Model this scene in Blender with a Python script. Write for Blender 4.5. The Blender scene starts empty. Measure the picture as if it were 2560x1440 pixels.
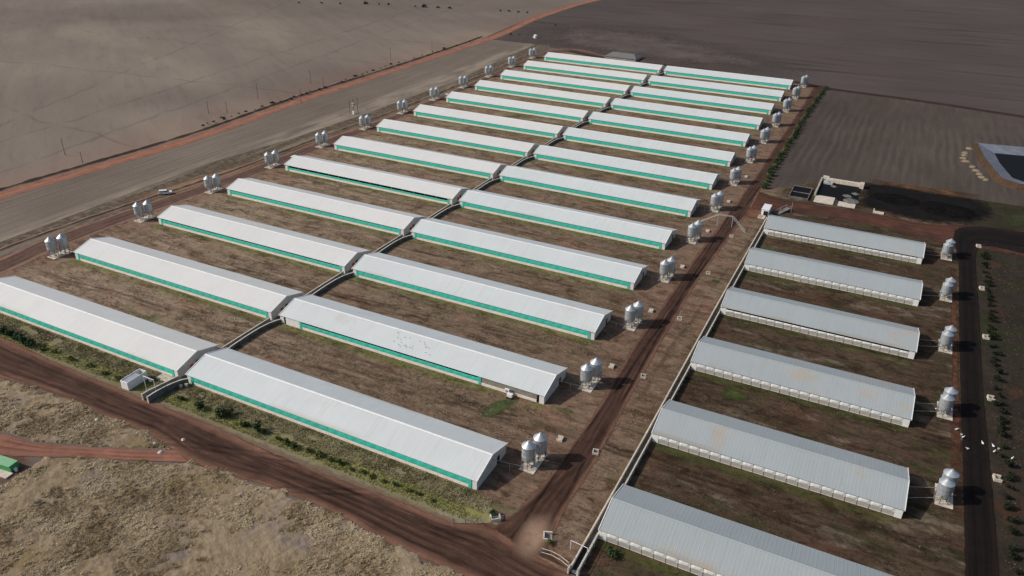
import bpy, math, random
import numpy as np
from mathutils import Vector, Matrix, Quaternion
PI = math.pi
random.seed(7)
rng = np.random.default_rng(11)
scene = bpy.context.scene
COL = scene.collection

# ------------------------------------------------------------------ camera, sky, sun, exposure
cam_d = bpy.data.cameras.new('camera'); cam = bpy.data.objects.new('camera', cam_d); COL.objects.link(cam)
cam_d.sensor_width = 36.0; cam_d.lens = 1925.89 / 2560 * 36.0
cam_d.clip_start = 1.0; cam_d.clip_end = 20000.0
_y, _t, _r = math.radians(26.30224), math.radians(27.85297), math.radians(1.05729)
fwd = Vector((-math.sin(_y) * math.cos(_t), math.cos(_y) * math.cos(_t), -math.sin(_t)))
rt = Vector((math.cos(_y), math.sin(_y), 0)); up = rt.cross(fwd)
r2 = rt * math.cos(_r) + up * math.sin(_r); u2 = -rt * math.sin(_r) + up * math.cos(_r)
M = Matrix((r2, u2, -fwd)).transposed().to_4x4(); M.translation = Vector((109.26, -109.74, 115.776))
cam.matrix_world = M
scene.camera = cam

SUN_EL = math.radians(35.0); SUN_AZ = math.radians(29.0)
sun_to = Vector((-math.cos(SUN_AZ) * math.cos(SUN_EL), -math.sin(SUN_AZ) * math.cos(SUN_EL), math.sin(SUN_EL)))
world = bpy.data.worlds.new('World'); scene.world = world; world.use_nodes = True
wn = world.node_tree; bg = wn.nodes['Background']
sky = wn.nodes.new('ShaderNodeTexSky'); sky.sky_type = 'NISHITA'; sky.sun_disc = False
sky.sun_elevation = SUN_EL; sky.sun_rotation = math.atan2(sun_to.x, sun_to.y); sky.altitude = 200
sky.dust_density = 3.0; sky.air_density = 1.0
wn.links.new(sky.outputs[0], bg.inputs[0]); bg.inputs[1].default_value = 0.10
sun_d = bpy.data.lights.new('sun', 'SUN'); sun_d.energy = 3.4; sun_d.angle = math.radians(0.6); sun_d.color = (1.0, 0.95, 0.88)
sun = bpy.data.objects.new('sun', sun_d); COL.objects.link(sun)
sun.rotation_euler = (-sun_to).to_track_quat('-Z', 'Y').to_euler(); sun.location = (0, 0, 300)
vs = scene.view_settings; vs.view_transform = 'Standard'; vs.look = 'None'; vs.gamma = 1.0; vs.exposure = 0.0; vs.use_curve_mapping = False
scene.cycles.max_bounces = 6; scene.cycles.transparent_max_bounces = 16

# ------------------------------------------------------------------ material helpers
class NT:
    def __init__(s, name, rough=0.85, metal=0.0, spec=0.3):
        s.m = bpy.data.materials.new(name); s.m.use_nodes = True; s.t = s.m.node_tree
        s.b = s.t.nodes['Principled BSDF']; s.out = s.t.nodes['Material Output']
        s.b.inputs['Roughness'].default_value = rough; s.b.inputs['Metallic'].default_value = metal
        s.b.inputs['Specular IOR Level'].default_value = spec
        s._co = None
    def n(s, ty, **kw):
        nd = s.t.nodes.new(ty)
        for k, v in kw.items(): setattr(nd, k, v)
        return nd
    def put(s, sock, v):
        if isinstance(v, bpy.types.NodeSocket): s.t.links.new(v, sock)
        elif isinstance(v, (tuple, list)): sock.default_value = (*v, 1.0) if (len(v) == 3 and len(sock.default_value) == 4) else v
        else: sock.default_value = v
    def co(s):
        if s._co is None: s._co = s.n('ShaderNodeTexCoord')
        return s._co.outputs['Object']
    def uv(s): s.co(); return s._co.outputs['UV']
    def xyz(s, v):
        nd = s.n('ShaderNodeSeparateXYZ'); s.put(nd.inputs[0], v); return nd.outputs
    def math(s, op, a, b=None, c=None, clamp=False):
        nd = s.n('ShaderNodeMath', operation=op, use_clamp=clamp); s.put(nd.inputs[0], a)
        if b is not None: s.put(nd.inputs[1], b)
        if c is not None: s.put(nd.inputs[2], c)
        return nd.outputs[0]
    def scale(s, v, sc):
        nd = s.n('ShaderNodeMapping'); s.put(nd.inputs[0], v); nd.inputs['Scale'].default_value = sc if isinstance(sc, (tuple, list)) else (sc,) * 3
        return nd.outputs[0]
    def rot(s, v, rz, sc):
        nd = s.n('ShaderNodeMapping'); s.put(nd.inputs[0], v); nd.inputs['Rotation'].default_value = (0, 0, rz)
        return s.scale(nd.outputs[0], sc)
    def add3(s, a, b):
        nd = s.n('ShaderNodeVectorMath', operation='ADD'); s.put(nd.inputs[0], a); s.put(nd.inputs[1], b); return nd.outputs[0]
    def noise(s, v, scale=1.0, detail=4.0, rough=0.6, dist=0.0):
        nd = s.n('ShaderNodeTexNoise'); s.put(nd.inputs['Vector'], v); nd.inputs['Scale'].default_value = scale
        nd.inputs['Detail'].default_value = detail; nd.inputs['Roughness'].default_value = rough; nd.inputs['Distortion'].default_value = dist
        return nd.outputs[0]
    def ramp(s, f, stops, interp='LINEAR'):
        nd = s.n('ShaderNodeValToRGB'); s.put(nd.inputs[0], f); cr = nd.color_ramp; cr.interpolation = interp
        while len(cr.elements) < len(stops): cr.elements.new(0.5)
        for e, (p, c) in zip(cr.elements, stops):
            e.position = p; e.color = (*c, 1) if len(c) == 3 else c
        return nd.outputs[0]
    def ss(s, f, a, b, lo=0.0, hi=1.0):
        nd = s.n('ShaderNodeMapRange', interpolation_type='SMOOTHSTEP'); s.put(nd.inputs[0], f)
        for i, v in enumerate((a, b, lo, hi)): nd.inputs[i + 1].default_value = v
        return nd.outputs[0]
    def mix(s, f, a, b, blend='MIX'):
        nd = s.n('ShaderNodeMix', data_type='RGBA', blend_type=blend); s.put(nd.inputs['Factor'], f)
        s.put(nd.inputs['A'] if False else nd.inputs[6], a); s.put(nd.inputs[7], b); return nd.outputs[2]
    def col(s, c): s.put(s.b.inputs['Base Color'], c); return s
    def bump(s, h, strength=0.4, dist=0.2):
        nd = s.n('ShaderNodeBump'); s.put(nd.inputs['Height'], h); nd.inputs['Strength'].default_value = strength; nd.inputs['Distance'].default_value = dist
        s.t.links.new(nd.outputs[0], s.b.inputs['Normal'])
    def alpha(s, a):
        tr = s.n('ShaderNodeBsdfTransparent'); mx = s.n('ShaderNodeMixShader'); s.put(mx.inputs[0], a)
        s.t.links.new(tr.outputs[0], mx.inputs[1]); s.t.links.new(s.b.outputs[0], mx.inputs[2]); s.t.links.new(mx.outputs[0], s.out.inputs['Surface'])

def flat(name, c, rough=0.7, metal=0.0, var=0.08, sc=1.5, spec=0.3):
    k = NT(name, rough, metal, spec)
    nz = k.noise(k.co(), sc, 5)
    k.col(k.ramp(nz, [(0.25, tuple(x * (1 - var * 1.6) for x in c)), (0.75, tuple(min(1, x * (1 + var)) for x in c))]))
    return k.m

# ------------------------------------------------------------------ ground materials
def field_lines(k, c, lines, dark=0.8, w=1.2, wander=14.0):
    o = k.xyz(k.co()); wob = k.noise(k.scale(k.co(), 0.03), 1.0, 2)
    for (x0, y0, x1, y1) in lines:
        L = math.hypot(x1 - x0, y1 - y0); nx, ny = -(y1 - y0) / L, (x1 - x0) / L
        d = k.math('ADD', k.math('MULTIPLY', o[0], nx), k.math('MULTIPLY_ADD', o[1], ny, -(x0 * nx + y0 * ny)))
        d = k.math('ADD', d, k.math("MULTIPLY_ADD", wob, wander, -wander / 2))
        m = k.ss(k.math('ABSOLUTE', d), w * 0.3, w, 1.0, 0.0)
        m = k.math('MULTIPLY', m, k.ss(k.noise(k.co(), 0.06, 3), 0.3, 0.6))
        c = k.mix(m, c, k.mix(1.0, c, (dark, dark, dark), 'MULTIPLY'))
    return c

def soil(name, stops, streak=(0.02, 0.3), rz=0.0, big=0.006, bumpd=0.25, extra=None, fine=0.9, amt=1.0):
    k = NT(name, 0.95, 0, 0.1)
    co = k.co()
    a = k.noise(co, big, 5, 0.6); b = k.noise(k.rot(co, rz, (streak[0], streak[1], 1)), 1.0, 5, 0.65)
    f = k.noise(co, fine, 4, 0.7)
    h = k.math('ADD', k.math('MULTIPLY', a, 0.42), k.math('ADD', k.math('MULTIPLY', b, 0.33), k.math('MULTIPLY', f, 0.25)))
    c = k.ramp(h, stops)
    if extra: c = extra(k, c)
    k.col(c); k.bump(k.math('ADD', b, f), 0.5, bumpd)
    return k.m

MAT = {}
MAT['base'] = soil('soil_plain', [(0.35, (0.115, 0.085, 0.068)), (0.5, (0.15, 0.113, 0.092)), (0.65, (0.18, 0.14, 0.115))])
WL = [(-273.8, 103.1, -295.6, 249.3), (-333.0, 141.4, -218.7, 131.0), (-306.9, 137.7, -376.5, 299.4), (-520, 210, -300, 240), (-420, 330, -230, 345), (-560, 380, -300, 420), (-233, 90, -300, 500)]
def west_extra(k, c):
    o = k.xyz(k.co())
    nz = k.noise(k.co(), 0.01, 4)
    band = k.ss(k.math('ADD', o[0], k.math('MULTIPLY', nz, 40)), -230, -194)     # reddish dust beside the road
    c = k.mix(k.math('MULTIPLY', band, 0.5), c, (0.235, 0.15, 0.112))
    pale = k.noise(k.rot(k.co(), 0.55, (0.004, 0.012, 1)), 1.0, 4, 0.55)
    c = k.mix(k.ss(pale, 0.50, 0.68, 0, 0.4), c, (0.31, 0.255, 0.19))
    grey = k.noise(k.rot(k.co(), 0.6, (0.003, 0.016, 1)), 1.7, 5, 0.6)
    c = k.mix(k.ss(grey, 0.5, 0.66, 0, 0.3), c, (0.155, 0.126, 0.108))
    cloud_bands = k.noise(k.rot(k.co(), 0.62, (0.0035, 0.0012, 1)), 1.0, 3, 0.5)  # broad cloud shadows and lit bands painted into the field colour
    c = k.mix(k.ss(cloud_bands, 0.48, 0.62, 0, 0.6), c, k.mix(1.0, c, (0.70, 0.69, 0.70), 'MULTIPLY'))
    c = k.mix(k.ss(cloud_bands, 0.45, 0.34, 0, 0.6), c, k.mix(1.0, c, (1.28, 1.26, 1.2), 'MULTIPLY'))
    fl = k.noise(k.rot(k.co(), 0.62, (0.03, 0.22, 1)), 1.0, 5, 0.7)
    c = k.mix(k.ss(fl, 0.52, 0.68, 0, 0.35), c, k.mix(1.0, c, (0.68, 0.66, 0.66), 'MULTIPLY'))
    return field_lines(k, c, WL, 0.80, 1.7)
MAT['west'] = soil('west_field_soil', [(0.34, (0.158, 0.128, 0.105)), (0.5, (0.203, 0.166, 0.135)), (0.68, (0.243, 0.202, 0.162))], (0.012, 0.09), 0.62, 0.007, extra=west_extra)
def north_extra(k, c):
    o = k.xyz(k.co())
    st = k.noise(k.rot(k.co(), -0.07, (0.008, 0.09, 1)), 1.0, 5, 0.62)
    c = k.mix(k.ss(st, 0.52, 0.72, 0, 0.7), c, (0.03, 0.024, 0.024))
    red = k.noise(k.co(), 0.011, 4)
    c = k.mix(k.ss(red, 0.52, 0.7, 0, 0.35), c, (0.10, 0.062, 0.052))
    lo = k.ss(k.math('MULTIPLY_ADD', o[0], 0.6, o[1]), 330, 520)
    return c
MAT['north'] = soil('ploughed_field_soil', [(0.34, (0.060, 0.049, 0.045)), (0.5, (0.084, 0.068, 0.060)), (0.66, (0.11, 0.09, 0.078))], (0.012, 0.16), -0.05, 0.006, extra=north_extra)
MAT['north_west'] = soil('pale_ploughed_soil', [(0.34, (0.082, 0.066, 0.060)), (0.5, (0.115, 0.094, 0.084)), (0.66, (0.145, 0.12, 0.105))], (0.012, 0.16), -0.05, 0.006, extra=None)
def small_extra(k, c):
    o = k.xyz(k.co()); wob = k.noise(k.co(), 0.02, 3)
    ph = k.math('SINE', k.math('MULTIPLY', k.math('ADD', o[0], k.math('MULTIPLY', wob, 6)), 1.6))
    brk = k.ss(k.noise(k.scale(k.co(), (0.12, 0.02, 1)), 1.0, 4), 0.35, 0.62)
    inner = k.math('MULTIPLY', k.ss(o[1], 245, 275), k.ss(o[1], 385, 350))
    c = k.mix(k.math('MULTIPLY', inner, k.math('MULTIPLY', brk, k.ss(ph, 0.1, 1.0, 0, 0.4))), c, (0.12, 0.097, 0.084))
    c = k.mix(k.math('MULTIPLY', inner, k.math('MULTIPLY', brk, k.ss(ph, -0.2, -1.0, 0, 0.3))), c, (0.042, 0.033, 0.03))
    g = k.noise(k.scale(k.co(), (0.035, 0.01, 1)), 1.0, 4)
    return k.mix(k.ss(g, 0.5, 0.68, 0, 0.35), c, (0.055, 0.048, 0.03))
MAT['small'] = soil('stubble_field_soil', [(0.36, (0.052, 0.041, 0.034)), (0.5, (0.078, 0.062, 0.051)), (0.64, (0.108, 0.087, 0.071))], (0.3, 0.03), 0, 0.01, extra=small_extra)
def strip_extra(k, c):
    o = k.xyz(k.co()); wob = k.noise(k.co(), 0.03, 3)
    ph = k.math('SINE', k.math('MULTIPLY', k.math('ADD', o[0], k.math('MULTIPLY', wob, 5)), 1.9))
    c = k.mix(k.math('MULTIPLY', k.ss(ph, 0.0, 1, 0, 0.5), k.ss(k.noise(k.scale(k.co(), (0.25, 0.012, 1)), 1, 4), 0.4, 0.6)), c, (0.115, 0.09, 0.075))
    v = k.math('MULTIPLY', k.ss(o[0], -171, -164), k.ss(k.noise(k.scale(k.co(), (0.15, 0.03, 1)), 1, 5), 0.35, 0.6))
    return k.mix(v, c, (0.27, 0.22, 0.17))
MAT['strip'] = soil('ploughed_strip_soil', [(0.36, (0.115, 0.091, 0.072)), (0.5, (0.17, 0.137, 0.109)), (0.64, (0.225, 0.184, 0.147))], (0.5, 0.02), 0, 0.012, extra=strip_extra)
def verge_extra(k, c):
    t = k.noise(k.co(), 0.35, 5, 0.7)
    c = k.mix(k.ss(t, 0.40, 0.56, 0, 0.85), c, (0.075, 0.056, 0.037))
    s2 = k.noise(k.scale(k.co(), (0.2, 0.02, 1)), 1, 5)
    return k.mix(k.ss(s2, 0.5, 0.65, 0, 0.7), c, (0.23, 0.19, 0.145))
MAT['verge'] = soil('dry_verge_grass', [(0.34, (0.10, 0.077, 0.053)), (0.5, (0.15, 0.118, 0.084)), (0.66, (0.21, 0.168, 0.125))], (0.3, 0.03), 0, 0.02, extra=verge_extra)

def yard_extra(k, c):
    o = k.xyz(k.co()); co = k.co()
    # weathered streaks left by mowing along the sheds
    st = k.noise(k.scale(co, (0.11, 0.62, 1)), 1.0, 6, 0.70, 0.8)
    c = k.mix(k.ss(st, 0.51, 0.66, 0, 0.8), c, (0.088, 0.056, 0.038))
    c = k.mix(k.ss(st, 0.46, 0.32, 0, 0.75), c, (0.27, 0.212, 0.15))
    ol = k.noise(k.scale(co, (0.05, 0.12, 1)), 1.3, 5, 0.65)
    c = k.mix(k.ss(ol, 0.52, 0.66, 0, 0.5), c, (0.150, 0.125, 0.070))
    dry = k.ss(k.math('ADD', o[0], k.math('MULTIPLY', k.noise(co, 0.02, 3), 60)), -90, 70)  # cloud shade and vignette painted as a west-to-east tone gradient, not dryness
    c = k.mix(1.0, c, k.mix(dry, (1.34, 1.36, 1.36), (0.92, 0.90, 0.88)), 'MULTIPLY')  # painted cloud shade and vignette gradient, not dryness
    # bare red earth
    rd = k.noise(co, 0.045, 5, 0.6)
    c = k.mix(k.ss(rd, 0.53, 0.66, 0, 0.7), c, (0.225, 0.125, 0.085))
    wear = k.math('MAXIMUM', k.ss(o[0], -124, -130), k.math('MULTIPLY', k.ss(o[0], 47, 51), k.ss(o[0], 70, 66)))
    c = k.mix(k.math('MULTIPLY', wear, k.ss(k.noise(co, 0.12, 5), 0.3, 0.65, 0.1, 0.8)), c, (0.20, 0.125, 0.088))
    # cloud shade and vignette over the eastern block, painted as darker soil
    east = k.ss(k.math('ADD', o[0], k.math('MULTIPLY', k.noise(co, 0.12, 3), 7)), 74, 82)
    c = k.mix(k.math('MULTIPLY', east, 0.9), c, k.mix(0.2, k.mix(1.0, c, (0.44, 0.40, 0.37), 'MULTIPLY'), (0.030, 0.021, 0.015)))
    # green grass below the eaves
    isE = k.math('GREATER_THAN', o[0], 72.0)
    ym = k.math('MODULO', k.math('ADD', o[1], 34.64 * 3 + 4.0), 34.64); ymE = k.math('MODULO', k.math('ADD', o[1], 34.208 * 3 + 0.73 + 5.0), 34.208)
    yy = k.math('ADD', k.math('MULTIPLY', ym, k.math('SUBTRACT', 1, isE)), k.math('MULTIPLY', k.math('SUBTRACT', ymE, 1.0), isE))
    gn = k.noise(k.scale(co, (0.10, 0.5, 1)), 1.0, 5, 0.62)
    band = k.math('MULTIPLY', k.ss(k.math('ADD', yy, k.math('MULTIPLY_ADD', gn, 4.0, -2.0)), 0.2, 2.6), k.ss(yy, 4.0, 3.6))
    xr = k.math('MULTIPLY', k.ss(o[0], -130, -126), k.math('MAXIMUM', k.ss(o[0], 50, 46), k.math('MULTIPLY', k.ss(o[0], 75, 77), k.ss(o[0], 131, 127))))
    gm = k.math('MULTIPLY', k.math('MULTIPLY', band, xr), k.ss(k.math('ADD', k.math('MULTIPLY', isE, 0.12), k.noise(k.scale(co, (0.06, 0.1, 1)), 1.0, 4)), 0.33, 0.5))
    gcol = k.mix(k.ss(k.noise(co, 0.08, 3), 0.4, 0.62), (0.16, 0.148, 0.055), (0.085, 0.105, 0.032))
    c = k.mix(k.math('MULTIPLY', gm, 0.85), c, k.mix(k.math('MULTIPLY', isE, 0.75), gcol, (0.034, 0.042, 0.012)))
    eg = k.noise(k.scale(co, (0.07, 0.14, 1)), 1.0, 5, 0.68)
    c = k.mix(k.math('MULTIPLY', east, k.ss(eg, 0.50, 0.62, 0, 0.65)), c, (0.040, 0.042, 0.018))
    er = k.noise(k.add3(k.scale(co, (0.05, 0.12, 1)), (3, 11, 0)), 1.0, 5, 0.68)
    c = k.mix(k.math('MULTIPLY', east, k.ss(er, 0.54, 0.64, 0, 0.7)), c, (0.17, 0.13, 0.095))
    # stray green patches
    pn = k.noise(k.scale(co, (0.03, 0.09, 1)), 1.0, 5, 0.6)
    c = k.mix(k.ss(pn, 0.60, 0.68, 0, 0.65), c, k.mix(k.math('MULTIPLY', isE, 0.5), (0.085, 0.10, 0.036), (0.03, 0.045, 0.016)))
    mac = k.noise(k.add3(k.scale(co, (0.12, 0.22, 1)), (31, 7, 0)), 1.0, 6, 0.72, 0.5)
    c = k.mix(k.ss(mac, 0.50, 0.62, 0, 0.85), c, k.mix(1.0, c, (0.50, 0.45, 0.41), 'MULTIPLY'))
    c = k.mix(k.ss(mac, 0.46, 0.34, 0, 0.55), c, k.mix(1.0, c, (1.4, 1.42, 1.42), 'MULTIPLY'))
    c = field_lines(k, c, [(-30, 55.5, 44, 60), (-30, 57.2, 44, 61.8), (-126, 59, -44, 56), (-20, 24, 46, 25.5), (-20, 25.8, 46, 27.2), (-120, 92, -44, 95), (-28, 130, 40, 127), (80, 25, 134, 22), (80, 60, 134, 57), (66.5, 40, 72, 160)], 0.62, 0.9, 6.0)
    # fine tufts and clods
    cl = k.noise(k.scale(co, (0.42, 0.62, 1)), 1.0, 5, 0.72, 0.4)
    c = k.mix(k.ss(cl, 0.52, 0.64, 0, 0.55), c, k.mix(1.0, c, (0.50, 0.46, 0.43), 'MULTIPLY'))
    c = k.mix(k.ss(cl, 0.46, 0.36, 0, 0.45), c, k.mix(1.0, c, (1.5, 1.5, 1.48), 'MULTIPLY'))
    t = k.noise(co, 1.1, 5, 0.75)
    c = k.mix(k.ss(t, 0.52, 0.68, 0, 0.6), c, k.mix(1.0, c, (0.45, 0.43, 0.42), 'MULTIPLY'))
    c = k.mix(k.ss(t, 0.45, 0.32, 0, 0.45), c, k.mix(1.0, c, (1.45, 1.45, 1.42), 'MULTIPLY'))
    return c
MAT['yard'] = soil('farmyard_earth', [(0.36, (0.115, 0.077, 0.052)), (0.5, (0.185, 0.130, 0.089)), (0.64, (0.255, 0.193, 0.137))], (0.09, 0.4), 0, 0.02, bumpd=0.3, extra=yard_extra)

def front_extra(k, c):
    o = k.xyz(k.co()); co = k.co()
    g = k.noise(k.scale(co, (0.08, 0.3, 1)), 1.0, 5, 0.65)
    m = k.math('MULTIPLY', k.ss(o[1], -9.3, -7.0), k.ss(o[1], -3.2, -5.5))
    c = k.mix(k.math('MULTIPLY', m, k.ss(g, 0.38, 0.55, 0, 0.9)), c, (0.235, 0.225, 0.068))
    t = k.noise(co, 0.8, 5, 0.7)
    c = k.mix(k.ss(t, 0.5, 0.66, 0, 0.5), c, (0.10, 0.09, 0.04))
    d = k.ss(k.math('ADD', o[1], k.math('MULTIPLY', k.noise(co, 0.3, 4), 3)), -7.6, -8.6)
    return k.mix(k.math('MULTIPLY', d, 0.75), c, (0.15, 0.095, 0.07))
MAT['front'] = soil('roadside_grass', [(0.34, (0.15, 0.125, 0.07)), (0.5, (0.21, 0.178, 0.105)), (0.66, (0.275, 0.235, 0.155))], (0.2, 0.35), 0, 0.03, extra=front_extra)
def dry_extra(k, c):
    co = k.co()
    g = k.noise(k.rot(co, 0.6, (0.35, 0.9, 1)), 1.0, 5, 0.7)
    c = k.mix(k.ss(g, 0.52, 0.68, 0, 0.6), c, (0.13, 0.094, 0.056))
    p = k.noise(co, 0.09, 4, 0.6)
    c = k.mix(k.ss(p, 0.50, 0.66, 0, 0.7), c, (0.215, 0.172, 0.15))
    q = k.noise(k.add3(co, (50, 20, 0)), 0.07, 4, 0.6)
    c = k.mix(k.ss(q, 0.54, 0.68, 0, 0.7), c, (0.20, 0.145, 0.068))
    return c
MAT['dry'] = soil('dry_grass_field', [(0.36, (0.178, 0.128, 0.076)), (0.5, (0.268, 0.203, 0.128)), (0.64, (0.352, 0.277, 0.182))], (0.3, 0.8), 0.6, 0.03, bumpd=0.5, extra=dry_extra)
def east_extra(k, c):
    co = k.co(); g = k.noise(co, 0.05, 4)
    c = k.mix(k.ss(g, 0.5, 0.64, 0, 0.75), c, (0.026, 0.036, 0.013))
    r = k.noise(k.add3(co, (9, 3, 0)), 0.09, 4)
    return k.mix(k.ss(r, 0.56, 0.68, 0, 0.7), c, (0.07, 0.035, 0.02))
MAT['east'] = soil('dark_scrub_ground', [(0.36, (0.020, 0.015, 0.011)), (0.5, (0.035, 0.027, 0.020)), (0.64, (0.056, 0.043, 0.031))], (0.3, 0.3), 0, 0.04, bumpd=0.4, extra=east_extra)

def road(name, lane, edge, lanes=(0.28,), lw=0.12, feather=0.35, wet=None, marks=()):
    """dirt road: UV.x runs -1..1 across, UV.y is metres along / 10"""
    k = NT(name, 0.93, 0, 0.12)
    u = k.xyz(k.uv()); co = k.co()
    wob = k.noise(co, 0.06, 3)
    ux = k.math('ADD', u[0], k.math('MULTIPLY_ADD', wob, 0.36, -0.18))
    v2 = k.n('ShaderNodeCombineXYZ'); k.put(v2.inputs[0], k.math('MULTIPLY', ux, 7.0)); k.put(v2.inputs[1], k.math('MULTIPLY', u[1], 0.55))
    st = k.noise(v2.outputs[0], 1.0, 6, 0.7, 0.2)
    ab = k.math('ABSOLUTE', ux)
    c = k.mix(k.ss(ab, 0.45, 0.85), lane, edge)
    c = k.mix(k.ss(st, 0.5, 0.68, 0, 0.75), c, k.mix(1.0, c, (0.52, 0.48, 0.46), 'MULTIPLY'))
    c = k.mix(k.ss(st, 0.46, 0.30, 0, 0.7), c, edge)
    for l in lanes:
        m = k.ss(k.math('ABSOLUTE', k.math('SUBTRACT', ab, l)), lw * 0.3, lw, 1, 0)
        m = k.math('MULTIPLY', m, k.ss(k.noise(co, 0.1, 3), 0.3, 0.55))
        c = k.mix(k.math('MULTIPLY', m, 0.6), c, k.mix(1.0, c, (0.55, 0.50, 0.48), 'MULTIPLY'))
    f = k.noise(co, 1.3, 4, 0.7)
    c = k.mix(k.ss(f, 0.55, 0.7, 0, 0.35), c, k.mix(1.0, c, (0.6, 0.58, 0.56), 'MULTIPLY'))
    if marks:
        c = field_lines(k, c, marks, 0.62, 0.55, 2.5)
        c = field_lines(k, c, [(a_, b_ + 1.7, c_, d_ + 1.7) for a_, b_, c_, d_ in marks], 0.66, 0.5, 2.5)
    bl = k.noise(k.scale(co, (0.16, 0.2, 1)), 1.0, 5, 0.65)
    c = k.mix(k.ss(bl, 0.52, 0.66, 0, 0.55), c, k.mix(1.0, c, (0.62, 0.56, 0.54), 'MULTIPLY'))
    c = k.mix(k.ss(bl, 0.46, 0.34, 0, 0.5), c, k.mix(1.0, c, (1.45, 1.4, 1.35), 'MULTIPLY'))
    if wet:
        w = k.noise(co, 0.05, 4); c = k.mix(k.ss(w, 0.45, 0.62, 0, 0.8), c, wet)
    k.col(c); k.bump(k.math('ADD', st, f), 0.5, 0.18)
    en = k.noise(co, 0.35, 5, 0.7)
    k.alpha(k.ss(k.math('ADD', k.math('ABSOLUTE', u[0]), k.math('MULTIPLY_ADD', en, feather, -feather * 0.5)), 0.92, 0.80))
    return k.m
MAT['road_s'] = road('south_road_earth', (0.084, 0.046, 0.033), (0.20, 0.103, 0.069), (0.12, 0.42), 0.12, 0.3, marks=((-90, -12, 60, -19), (-60, -18.5, 60, -12.5), (10, -20, 62, 4), (30, -13, 70, -16), (-30, -22, 0, -13)))
MAT['road_r'] = road('yard_road_earth', (0.072, 0.039, 0.028), (0.165, 0.090, 0.062), (0.15, 0.55), 0.13, 0.5, marks=((60, -8, 62.5, 120), (65, 10, 60.5, 160), (56, -9, 66, 22)))
MAT['road_w'] = road('red_road_earth', (0.31, 0.145, 0.095), (0.24, 0.12, 0.083), (0.4,), 0.15, 0.35)
MAT['track_w'] = road('farm_track_earth', (0.125, 0.075, 0.058), (0.25, 0.150, 0.105), (0.1, 0.5), 0.14, 0.5)
MAT['track_n'] = road('boundary_track_earth', (0.045, 0.027, 0.025), (0.085, 0.05, 0.042), (0.3,), 0.2, 0.4)
MAT['road_e'] = road('slurry_road_earth', (0.105, 0.046, 0.030), (0.085, 0.040, 0.027), (0.3, 0.6), 0.12, 0.4, wet=(0.055, 0.028, 0.021))
MAT['road_d'] = road('dark_road_earth', (0.0115, 0.008, 0.0073), (0.018, 0.0115, 0.0095), (0.3,), 0.15, 0.2)
MAT['track_b'] = road('red_track_earth', (0.265, 0.125, 0.085), (0.22, 0.11, 0.075), (0.3,), 0.2, 0.35)

def patch_mat(name, c0, c1, sc=0.3, feather=0.7, rough=0.95, spec=0.1, bd=0.2, soft=True):
    k = NT(name, rough, 0, spec); co = k.co(); u = k.xyz(k.uv())
    nz = k.noise(co, sc, 5, 0.65); k.col(k.ramp(nz, [(0.35, c0), (0.65, c1)])); k.bump(nz, 0.5, bd)
    en = k.noise(co, 0.3, 5, 0.65)
    k.alpha(k.ss(k.math('ADD', u[0], k.math('MULTIPLY_ADD', en, feather, -feather * 0.5)), 0.95, 0.3 if soft else 0.65))
    return k.m

# ------------------------------------------------------------------ object materials
def roof_mat(name, base, dirt, rust=0.0, edge=0.3, vary=0.05):
    k = NT(name, 0.55, 0.0, 0.35); co = k.co(); o = k.xyz(co)
    inf = k.n('ShaderNodeObjectInfo'); off = k.n('ShaderNodeCombineXYZ'); k.put(off.inputs[0], k.math('MULTIPLY', inf.outputs['Random'], 900)); k.put(off.inputs[1], k.math('MULTIPLY', inf.outputs['Random'], 77))
    p = k.add3(co, off.outputs[0])
    sheet = k.noise(k.scale(p, (1.2, 0.06, 0.06)), 1.0, 2)          # sheet to sheet tone
    a = k.noise(p, 0.12, 5, 0.6)
    c = k.ramp(k.math('ADD', k.math('MULTIPLY', a, 0.6), k.math('MULTIPLY', sheet, 0.4)), [(0.3, tuple(x * (1 - vary * 2) for x in base)), (0.7, base)])
    st = k.noise(k.scale(p, (1.6, 0.10, 0.1)), 1.0, 4, 0.6)          # run-off streaks
    c = k.mix(k.ss(st, 0.55, 0.75, 0, edge), c, dirt)
    inv = k.noise(p, 0.035, 3)
    ed = k.math('MULTIPLY', k.ss(k.math('ABSOLUTE', o[1]), 5.8, 7.1), k.ss(inv, 0.52, 0.62))
    c = k.mix(k.math('MULTIPLY', ed, edge * 1.6), c, dirt)
    if rust > 0:
        rn = k.noise(p, 0.16, 5, 0.7); sp = k.noise(p, 0.03, 2)
        m = k.math('MULTIPLY', k.ss(rn, 0.52, 0.66), k.ss(sp, 0.5, 0.58))
        c = k.mix(k.math('MULTIPLY', m, rust), c, (0.42, 0.30, 0.19))
    k.col(c); return k.m
MAT['roof_l'] = roof_mat('white_roof_sheet', (0.665, 0.66, 0.635), (0.50, 0.455, 0.375), 0.06, 0.28, 0.05)
MAT['roof_r'] = roof_mat('pale_roof_sheet', (0.60, 0.63, 0.625), (0.45, 0.42, 0.355), 0.16, 0.34, 0.05)
MAT['roof_e'] = roof_mat('aged_roof_sheet', (0.35, 0.385, 0.392), (0.29, 0.265, 0.225), 0.45, 0.40, 0.05)
MAT['trim'] = flat('white_trim', (0.78, 0.78, 0.76), 0.5)
MAT['cream'] = flat('cream_wall', (0.78, 0.70, 0.62), 0.8, var=0.10, sc=0.8)
MAT['whitewall'] = flat('whitewashed_wall', (0.74, 0.73, 0.70), 0.8, var=0.08, sc=0.8)
MAT['gable'] = flat('gable_render', (0.50, 0.49, 0.46), 0.85, var=0.12, sc=0.6)
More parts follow.
